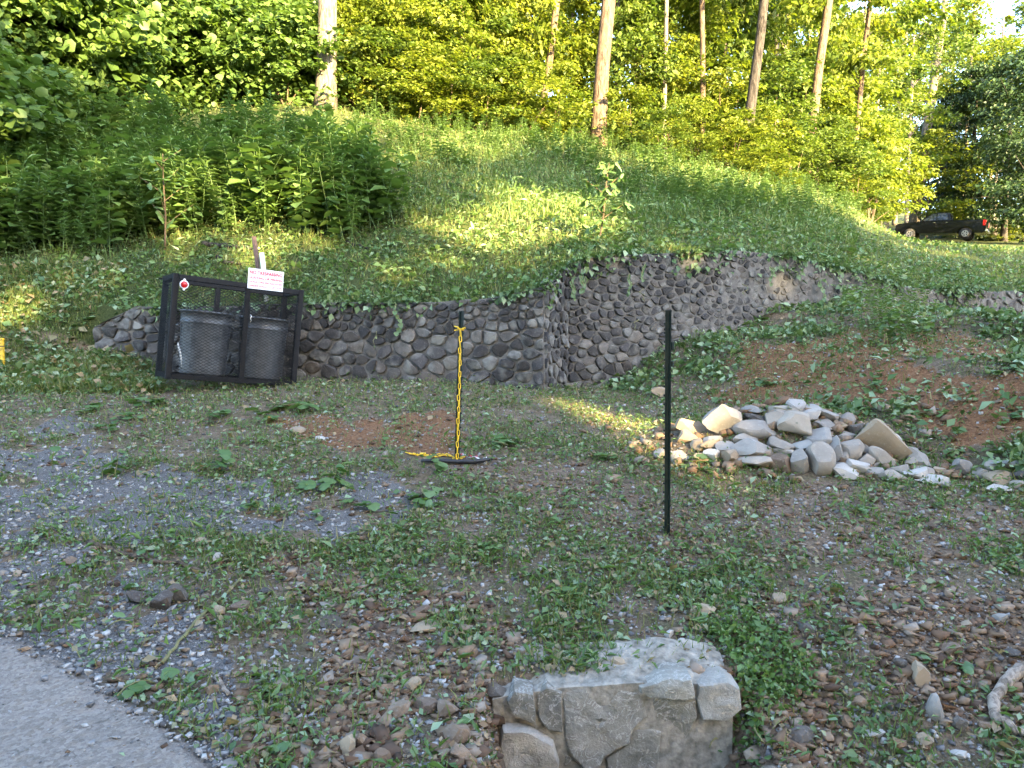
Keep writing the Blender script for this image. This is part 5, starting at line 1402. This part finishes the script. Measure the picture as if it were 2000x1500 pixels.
tree('tree', 1783, 150, 66, 8, 'very thin bare trunk right behind the leaning pale trunk', TALL[4], 'bark_grey', 18, lean_of(1783, 150, 1790, 0), .8, 8, G)
tree('tree', 1866, 120, 64, 9, 'slim trunk at right with a sunlit spreading crown', TALL[0], 'bark_grey', 18, (.02, 0), 1.1, 9, G, sz=1.15)
tree('tree', 308, 78, 17.4, 15, 'pale grey trunk rising out of the vines at upper left', HIGH[2], 'bark_pale', 20, (.0, 0), 1, 10, G)
tree('tree', 46, 60, 19, 24, 'pinkish grey trunk at the far upper left corner', HIGH[1], 'bark_grey', 20, (.01, 0), 1, 11, G)
tree('tree', 512, 60, 18.6, 11, 'thin grey trunk between the vine mounds and the thick pale trunk', TALL[3], 'bark_grey', 18, (0, 0), .9, 12, G)
tree('tree', 905, 80, 20.5, 11, 'thin brown trunk above the sunlit thicket', TALL[2], 'bark_brown', 18, (.0, 0), .9, 13, G)
tree('tree', 1052, 150, 21.5, 14, 'tan trunk left of the scaly brown trunk, leaning slightly right', TALL[4], 'bark_brown', 19, lean_of(1058, 150, 1078, 0), .9, 14, G)
tree('tree', 1366, 180, 23.5, 11, 'slender brown trunk left of the dark leaning trunk', TALL[0], 'bark_brown', 18, (-.03, 0), .9, 15, G)
tree('tree', 1290, 230, 23.2, 9, 'thin grey trunk in the foliage right of the scaly brown trunk', TALL[1], 'bark_grey', 17, (.01, 0), .9, 16, G)
tree('tree', 1195, 280, 25, 9, 'thin dark trunk close behind the scaly brown trunk', TALL[3], 'bark_dark', 15, (.02, 0), .75, 17, G)
tree('tree', 760, 60, 27, 12, 'slim trunk hidden in the sunlit thicket right of the thick pale trunk', TALL[0], 'bark_brown', 17, (.01, 0), .9, 18, G)
tree('tree', 1500, 200, 34, 12, 'half hidden grey trunk between the dark and brown grey trunks', TALL[4], 'bark_grey', 19, (.01, 0), 1, 19, G)
tree('tree', 1930, 200, 68, 9, 'tree with yellow green foliage near the upper right corner', TALL[2], 'bark_grey', 19, (.0, 0), 1.15, 20, G)
tree('tree', 160, 100, 24, 14, 'leafy tree behind the vine mounds at upper left', TALL[1], 'bark_grey', 18, (.0, 0), 1, 21, G)
tree('tree', 415, 80, 28, 12, 'leafy tree between the two pale trunks at upper left', TALL[0], 'bark_grey', 18, (.0, 0), 1, 22, G)
lows = [dict(px=px, d=d, sc=sc, sz=sz, words=w, where=wh) for px, d, sc, sz, w, wh in
        [(1115, 30, .9, .9, 'leafy low-branched tree', 'behind the scaly brown trunk'), (1235, 31, 1, .95, 'leafy low-branched tree', 'right of the scaly brown trunk'), 
         (1405, 36, 1, 1, 'leafy low-branched tree', 'right of the scaly brown trunk'), (1520, 36, 1, 1, 'leafy low-branched tree', 'right of the dark leaning trunk'), (1600, 40, 1.1, 1, 'leafy low-branched tree', 'right of the dark leaning trunk'),
         (1668, 46, 1.0, 1.0, 'leafy low-branched tree', 'right of the dark leaning trunk'), (1738, 74, 1.3, 1.2, 'broad leafy tree', 'behind the parked truck'), (1840, 82, 1.5, 1.5, 'broad leafy tree', 'behind the parked truck'),
         (1920, 84, 1.5, 1.4, 'broad leafy tree', 'behind the parked truck'), (1990, 72, 1.4, 1.4, 'broad leafy tree', 'behind the parked truck'), (2080, 60, 1.4, 1.3, 'broad leafy tree', 'behind the parked truck'),
         (960, 33, 1, 1, 'leafy low-branched tree', 'above the sunlit thicket'), (840, 34, 1, 1, 'leafy low-branched tree', 'above the sunlit thicket'), (720, 34, 1, 1, 'leafy low-branched tree', 'above the sunlit thicket')]]
ordinal_labels(lows)
for k, q in enumerate(lows):
    tree('leafy_tree', q['px'], 0, q['d'], 9, q['label'], LOW[k % 4], 'bark_grey', 13 * q['sz'], (0, 0), q['sc'], 240 + k, 'leafy trees of the wood edge', 'tree', q['sz'])
# broken snag on the dark leaning trunk is its own small dead branch
E = 'dark evergreens behind the truck'
for k, (px, d, sc, sz, lab) in enumerate(((1885, 61, 1.0, 1.0, 'dark evergreen directly behind the truck bed'), (1950, 57, 1.05, 1.0, 'dark evergreen right of the truck tail'), (2020, 50, 1.1, .95, 'dark evergreen at the right edge of the picture'), (1830, 66, .9, .9, 'dark evergreen rising behind the truck cab'))):
    tree('evergreen_tree', px, 0, d, 12, lab, EVER[k % 2], 'bark_dark', 12 * sz, (0, 0), sc, 30 + k, E, 'tree', sz)
tree('understory_tree', 1800, 0, 59.5, 5, 'sunlit small tree with layered branches above the truck', TIER, 'bark_dark', 6.8, (0, 0), 1.35, 40, None, 'tree', 1.45)
tree('understory_tree', 1712, 0, 40, 6, 'layered leafy small tree left of the truck', TIER, 'bark_dark', 4.6, (0, 0), .9, 41, None, 'tree', .95)

S = []
def shrub(px, d, sc, sz, kind, where, words, seed):
    S.append(dict(px=px, d=d, sc=sc, sz=sz, kind=kind, where=where, words=words, seed=seed))
TH = 'in the thicket right of the thick pale trunk'
for k, (px, d, sc, sz) in enumerate([(700, 20, 1.0, 1.1), (745, 22, 1.1, 1.4), (800, 20, .9, 1.0), (850, 22, 1.1, 1.5), (900, 21, 1.0, 1.1), (950, 23, 1.1, 1.3), (1000, 22, .9, 1.1), (1040, 24, 1.0, 1.2), (690, 25, 1.2, 2.0), (790, 26, 1.3, 2.2), (880, 27, 1.3, 2.1), (975, 27, 1.2, 1.9), (620, 23, 1.1, 1.6), (560, 24, 1.1, 1.8), (740, 18.4, .7, .55), (820, 18.2, .7, .5), (1100, 25, 1.1, 1.3), (690, 19, .7, .6), (880, 18.8, .7, .5), (950, 19.2, .7, .5), (1020, 19.5, .7, .5), (770, 19.4, .8, .8), (910, 19.8, .8, .8), (1085, 20.2, .6, .5)]):
    shrub(px, d, sc, sz, SHRUB[k % 5] if k % 5 != 2 else SHRUB[0], TH if px > 650 else 'left of the thick pale trunk', ('tall ' if sz > 1.5 else '') + 'yellow-green bush', 50 + k)
for k, (px, d, sc, sz) in enumerate([(1215, 23.5, .9, 1.0), (1260, 25, 1.1, 1.3), (1310, 24, .9, .9), (1360, 25, 1.1, 1.2), (1405, 24, .9, .8), (1500, 24, .9, .8), (1540, 27, 1.1, 1.1), (1600, 27, 1.0, 1.0), (1640, 30, 1.2, 1.2), (1690, 31, 1.1, 1.0), (1300, 29, 1.3, 2.0), (1420, 30, 1.3, 2.0), (1530, 32, 1.3, 2.0), (1620, 35, 1.3, 1.9), (1480, 21, .6, .5), (1590, 23, .7, .55), (1660, 25, .7, .6), (1350, 21.5, .55, .45), (1230, 20.5, .6, .45), (1420, 20.5, .6, .4), (1290, 19.5, .5, .35), (1540, 21.5, .6, .45), (1490, 19, .5, .3)]):
    shrub(px, d, sc, sz, SHRUB[(k * 2 + 2) % 5], 'under the trees right of the scaly brown trunk', ('tall ' if sz > 1.5 else 'low ' if sz < .7 else '') + 'green bush', 80 + k)
for k, (px, d, sc, sz) in enumerate([(-60, 15, 1.1, 1.2), (60, 16, 1.1, 1.25), (150, 16.5, 1.1, 1.1), (245, 17, 1.05, 1.1), (330, 18, 1.0, .95), (420, 18.5, .95, .9), (500, 18.5, .9, .85), (570, 18.2, .8, .65), (20, 18, 1.2, 1.8), (130, 19, 1.2, 1.7), (230, 20, 1.2, 1.6), (-120, 12, 1.0, .8), (20, 13.4, .7, .55), (110, 14.2, .6, .45), (420, 21, 1.1, 1.3), (520, 21, 1.0, 1.2)]):
    shrub(px, d, sc, sz, VINE[k % 3], 'on the upper left slope', ('tall ' if sz > 1.5 else 'low ' if sz < .7 else '') + 'vine-covered bush', 110 + k)
for k, (px, d, sc, sz) in enumerate([(1985, 58, .9, .5), (1940, 58, .8, .4), (1690, 33, .6, .4), (1655, 26, .7, .5), (1620, 25, .8, .6)]):
    shrub(px, d, sc, sz, SHRUB[k % 5], 'near the parked truck', 'low roadside bush', 130 + k)
ordinal_labels(S)
for q in S:
    x = (q['px'] - 1000) / 1502 * q['d']; g = Vector((x, q['d'], gz(x, q['d']) - .05)); me, C = q['kind']
    t = empty('bush', g, q['label'], 'bush', 'bushes ' + q['where'])
    rr = random.Random(q['seed']); st = []
    for k in range(5):
        c = Vector(C[rr.randrange(len(C))]) * .8; st.append(tube([(c.x * .1, c.y * .1, 0), (c.x * .5, c.y * .5, c.z * .5), c], [.025, .018, .006], 5, False))
    v, f = join(st); obj('stems', np_mesh('stems', v, f, M['twig'], None, True), t, None, None, (q['sc'], q['sc'], q['sz']))
    obj('crown', me, t, None, (0, 0, q['seed'] * 2.1), (q['sc'], q['sc'], q['sz']))

def m_under(x, y, z):
    px, py = proj(x, y, z); return (py < 300) & (px < 1750)
leaves('undergrowth', 42000, 20, 46, m_under, T_LEAF, .07, .17, 'crown_mid', 'leafy undergrowth on the floor of the wood', 'undergrowth', .6, .35, 1.0, -.95, .5)
# two saplings on the slope
def sapling(px, py, toppx, toppy, lab, n, leaf, bare):
    g = on_ground(px, py); top = P(toppx, toppy, g.y - .1); t = empty('sapling', g, lab, 'sapling'); L = top - g; r = random.Random(px)
    stems = [tube([(0, 0, -.05), L * .35 + Vector((.02, 0, 0)), L * .7, L], [.014, .012, .008, .004], 6, False)]; tips = []
    for k in range(9):
        q = bare + (1 - bare) * k / 9; a = k * 2.4; w = L.length * .32 * (1.15 - q * .6); e = L * q + Vector((math.cos(a) * w, math.sin(a) * w * .6, w * .7))
        stems.append(tube([L * q, (L * q).lerp(e, .5), e], [.006, .005, .002], 5, False)); tips += [((L * q).lerp(e, f_)) for f_ in (.35, .6, .85, 1.0)]
    tips += [L * q for q in (.3, .4, .5, .65, .8, .9, 1.0)]
    v, f = join(stems); obj('stem', np_mesh('stem', v, f, M['twig'], None, True), t)
    for k in range(n):
        p = tips[k % len(tips)]; s = leaf * r.uniform(.7, 1.3)
        obj('leaf', LEAF[r.randrange(6)], t, p, (r.uniform(-1.0, .1), r.uniform(-.5, .5), r.uniform(0, 6.28)), (s * .5, s, s))
sapling(1168, 476, 1190, 318, 'young sapling with large narrow leaves on the slope above the walls', 96, .125, .3)
sapling(322, 488, 318, 300, 'dark-stemmed sapling at the front of the tall weeds', 34, .17, .25)

# the wood behind: a mass of foliage that reads as one
def woodland():
    g = np.random.default_rng(5); bl = []
    N = 520; u = g.uniform(-1.0, 1.0, N); d = 30 * (85 / 30) ** g.random(N); x = u * d; z0 = ground_z(x, d)
    hmax = np.where(u > .15, 7.0, 11.0); hh = g.random(N) ** .8 * hmax; C = np.stack([x, d, z0 + hh + .5], 1)
    px, py = proj(C[:, 0], C[:, 1], C[:, 2]); keep = (py > -420) & ~((px > 1690) & (d < 64) & (d > 44) & (hh < 5)) & ~((px > 1640) & (d < 60)); C = C[keep]; N = len(C)
    cs = g.uniform(.9, 2.4, N); per = 130; ci = np.repeat(np.arange(N), per)
    v = g.normal(size=(N * per, 3)); v /= np.linalg.norm(v, axis=1)[:, None]; v *= (g.random(N * per) ** .45)[:, None]
    pos = C[ci] + v * cs[ci][:, None] * np.array([1, 1, .55])
    Mx = frames(g.uniform(0, 6.28, N * per), g.normal(-.3, .5, N * per), g.normal(0, .5, N * per))
    bl.append(inst(T_LEAF, Mx, pos, g.uniform(.22, .42, N * per), np.clip(g.random(N)[ci] * .5 + g.random(N * per) * .5, 0, 1)))
    tag(obj('woodland', blocks_mesh('woodland', bl, M['crown_mid'])), 'far woodland foliage rising up the hill behind the trees', 'woodland', None, 'stuff')
woodland()
# far trunks in that wood
items = [dict(px=px, d=d, w=w, words=w_, where='deep in the wood') for px, d, w, w_ in ((120, 34, 9, 'distant grey trunk'), (235, 38, 8, 'distant grey trunk'), (360, 36, 8, 'distant grey trunk'), (470, 40, 8, 'distant grey trunk'), (585, 38, 8, 'distant grey trunk'), (700, 40, 8, 'distant brown trunk'), (820, 42, 8, 'distant brown trunk'),
                                                                                                (960, 40, 9, 'distant brown trunk'), (1025, 36, 9, 'distant brown trunk'), (1100, 44, 8, 'distant brown trunk'), (1235, 42, 8, 'distant brown trunk'), (1330, 46, 8, 'distant brown trunk'), (1400, 44, 8, 'distant brown trunk'), (1525, 48, 8, 'distant grey trunk'), (1610, 50, 9, 'distant grey trunk'), (1690, 52, 8, 'distant grey trunk'), (1760, 56, 8, 'distant grey trunk'))]
ordinal_labels(items)
for k, q in enumerate(items):
    tree('tree', q['px'], 0, q['d'], q['w'], q['label'], TALL[k % 5], 'bark_grey' if 'grey' in q['words'] else 'bark_brown', 18, (random.uniform(-.02, .03), 0), 1.0 + .1 * (k % 3), 200 + k, 'distant trees in the wood')

# ------------------------------------------------------------------ unseen wood added behind the viewer to shade the foreground from the low sun
HOLES = [(on_ground(1120, 795), .42), (on_ground(1215, 822), .42), (on_ground(1300, 855), .34), (on_ground(1370, 885), .22), (on_ground(1440, 900), .16),  # gaps cut in the added wood so sunlight falls on these spots
         (on_ground(1060, 425), .95), (on_ground(950, 450), .85), (on_ground(880, 455), .6), (on_ground(1110, 400), .7), (on_ground(1010, 400), .8), (on_ground(880, 290), .8), (on_ground(960, 285), .8), (P(645, 130, 18), .9), (P(648, 90, 18), .9)]
def shade_wood():
    g = np.random.default_rng(77); kx, kz = -SUN_TO.x / SUN_TO.y, -math.tan(SUN_EL) / SUN_TO.y
    N = 950; yy = g.uniform(-27, -14, N); xx = g.uniform(-14, 62, N); w = np.interp(xx - kx * (-20 - yy) * 0, [-14, 0, 8, 16, 18, 22, 26, 40, 62], [18, 18, 17.0, 16.0, 14.8, 14.2, 14.6, 13.5, 12.5])
    top = w + kz * (-(yy + 20)) * -1.0
    zz = g.random(N) ** .75 * top - .0
    C = np.stack([xx, yy, zz], 1); cs = g.uniform(1.2, 2.3, N); per = 130; ci = np.repeat(np.arange(N), per)
    v = g.normal(size=(N * per, 3)); v /= np.linalg.norm(v, axis=1)[:, None]; v *= (g.random(N * per) ** .45)[:, None]
    pos = C[ci] + v * cs[ci][:, None] * np.array([1, 1, .8]); pos = pos[pos[:, 2] > .1]
    s = np.array(TO_SUN); keep = np.ones(len(pos), bool)
    for p, r in HOLES:
        q = pos - np.array(p); t = q @ s; dist = np.linalg.norm(q - t[:, None] * s, axis=1); keep &= dist > r
    pos = pos[keep]; n = len(pos)
    b = inst(T_LEAF, frames(g.uniform(0, 6.28, n), g.normal(-.3, .6, n), g.normal(0, .6, n)), pos, g.uniform(.45, .8, n), g.random(n))
    tag(obj('woodland', blocks_mesh('woodland', [b], M['crown_mid'])), 'unseen wood behind the viewer, added to shade the foreground', 'woodland', None, 'stuff')
shade_wood()

# ------------------------------------------------------------------ pickup truck
def truck():
    d = 55.0; x = (1826 - 1000) / 1502 * d
    ht = Vector((-.80, .60, 0)).normalized()
    base = Vector((x, d, P(1826, 469, d).z))
    t = empty('pickup_truck', base, 'black crew cab pickup truck parked on the road at upper right', 'truck')
    yaw = math.atan2(ht.y, ht.x); t.rotation_euler = (Matrix.Rotation(yaw, 4, 'Z') @ Matrix.Rotation(R(-3.5), 4, 'Y')).to_euler(); t.scale = (.95, .95, .95)
    def arch(cx, r, n=9): return [(cx - r * math.cos(math.pi * k / n), .36 + r * math.sin(math.pi * k / n)) for k in range(n + 1)]
    lo = [(-2.92, .62), (-2.86, .42)] + [(a, max(b_, .42)) for a, b_ in arch(-1.72, .50)] + [(a, max(b_, .42)) for a, b_ in arch(1.92, .50)] + [(2.82, .42), (2.92, .60)]
    up = [(2.93, .98), (2.80, 1.14), (2.2, 1.22), (1.30, 1.28), (-.72, 1.34), (-.80, 1.36), (-2.86, 1.38), (-2.94, 1.30)]
    prof = lo + up; V = []; n = len(prof); Fc = []
    for yy, ins in ((-1.0, .0), (-.985, .03), (.985, .03), (1.0, .0)):
        pass
    for yy in (-.98, .98):
        for a, b_ in prof:
            k = .0 if b_ < 1.05 else .06
            V.append((a, yy * (1 - k), b_))
    Fc.append(tuple(range(n))); Fc.append(tuple(range(2 * n - 1, n - 1, -1)))
    for k in range(n): Fc.append((k, k + n, (k + 1) % n + n, (k + 1) % n))
    b = bmesh.new(); me = py_mesh('t', V, Fc, None); b.from_mesh(me)
    bmesh.ops.bevel(b, geom=[e for e in b.edges if len(e.link_faces) == 2 and e.calc_face_angle(0) > 1.0], offset=.035, segments=2, affect='EDGES')
    obj('body', bm_mesh('body', b, M['paint_black']), t)
    # cab
    cb_ = [(1.34, 1.25), (-.78, 1.33)]; ct = [(.52, 1.90), (.1, 1.95), (-.45, 1.93), (-.62, 1.88)]
    pr = [cb_[0]] + ct + [cb_[1]]; V = []; n = len(pr)
    for s_ in (-1, 1):
        for a, b_ in pr: V.append((a, s_ * (.90 - .20 * (b_ - 1.25) / .7), b_))
    Fc = [tuple(range(n)), tuple(range(2 * n - 1, n - 1, -1))] + [(k, k + n, (k + 1) % n + n, (k + 1) % n) for k in range(n)]
    b = bmesh.new(); me = py_mesh('t', V, Fc, None); b.from_mesh(me); bmesh.ops.bevel(b, geom=list(b.edges), offset=.02, segments=1, affect='EDGES')
    obj('cab', bm_mesh('cab', b, M['paint_black']), t)
    def side_pane(pts, s_, nm='window'):
        V = [(a, s_ * (.915 - .20 * (b_ - 1.25) / .7), b_) for a, b_ in pts] + [(a, s_ * (.895 - .20 * (b_ - 1.25) / .7), b_) for a, b_ in pts]; n = len(pts)
        obj(nm, py_mesh(nm, V, [tuple(range(n)), tuple(range(2 * n - 1, n - 1, -1))] + [(k, (k + 1) % n, (k + 1) % n + n, k + n) for k in range(n)], M['glass_dark']), t)
    for s_ in (-1, 1):
        side_pane([(1.12, 1.34), (.50, 1.82), (.26, 1.86), (.26, 1.36)], s_); side_pane([(.18, 1.36), (.18, 1.86), (-.40, 1.86), (-.56, 1.40)], s_)
        o = obj('mirror', bm_mesh('mirror', box_bm(.10, .22, .17, (1.05, s_ * 1.06, 1.36), .03), M['paint_black']), t)
        for hx in (.34, -.50): obj('door_handle', bm_mesh('door_handle', box_bm(.17, .03, .035, (hx, s_ * .985, 1.18), .01), M['chrome']), t)
        obj('door_seam', bm_mesh('door_seam', box_bm(.012, .006, .62, (.20, s_ * .972, .85)), M['tyre']), t)
        tl_ = obj('tail_lamp', bm_mesh('tail_lamp', box_bm(.22, .10, .40, (-2.86, s_ * .93, 1.12), .025), M['red_lens']), t)
        for wx in (1.92, -1.72):
            w = empty('wheel', (wx, s_ * .86, .38)); w.parent = t
            b = bmesh.new(); bmesh.ops.create_cone(b, cap_ends=True, segments=28, radius1=.40, radius2=.40, depth=.26); bmesh.ops.bevel(b, geom=[e for e in b.edges if len(e.link_faces) == 2 and e.calc_face_angle(0) > 1.0], offset=.035, segments=2, affect='EDGES')
            obj('tyre', bm_mesh('tyre', b, M['tyre'], True), w, None, (R(90), 0, 0))
            b = bmesh.new(); bmesh.ops.create_cone(b, cap_ends=True, segments=28, radius1=.25, radius2=.22, depth=.06)
            obj('rim', bm_mesh('rim', b, M['rim']), w, (0, s_ * .12, 0), (R(90) if s_ < 0 else R(-90), 0, 0))
            for k in range(5):
                obj('spoke_gap', bm_mesh('spoke_gap', box_bm(.07, .012, .10, (math.cos(k * 1.257) * .13, s_ * .152, math.sin(k * 1.257) * .13), .004), M['tyre']), w)
    obj('tailgate', bm_mesh('tailgate', box_bm(.03, 1.56, .56, (-2.945, 0, 1.04), .01), M['paint_black']), t)
    obj('rear_bumper', bm_mesh('rear_bumper', box_bm(.16, 1.86, .20, (-3.0, 0, .60), .03), M['chrome']), t)
    obj('number_plate', bm_mesh('number_plate', box_bm(.012, .30, .15, (-3.09, 0, .62), .004), M['white_paint']), t)
    obj('front_bumper', bm_mesh('front_bumper', box_bm(.16, 1.9, .24, (2.96, 0, .58), .04), M['chrome']), t)
    b = py_mesh('windscreen', [(1.27, -.74, 1.34), (1.27, .74, 1.34), (.60, .62, 1.86), (.60, -.62, 1.86), (1.24, -.74, 1.32), (1.24, .74, 1.32), (.57, .62, 1.84), (.57, -.62, 1.84)], [(0, 1, 2, 3), (7, 6, 5, 4), (0, 4, 5, 1), (1, 5, 6, 2), (2, 6, 7, 3), (3, 7, 4, 0)], M['glass_dark']); obj('windscreen', b, t)
    b = py_mesh('rear_window', [(-.79, -.70, 1.44), (-.79, .70, 1.44), (-.665, .62, 1.84), (-.665, -.62, 1.84), (-.77, -.70, 1.44), (-.77, .70, 1.44), (-.645, .62, 1.84), (-.645, -.62, 1.84)], [(0, 1, 2, 3), (7, 6, 5, 4), (0, 4, 5, 1), (1, 5, 6, 2), (2, 6, 7, 3), (3, 7, 4, 0)], M['glass_dark']); obj('rear_window', b, t)
truck()
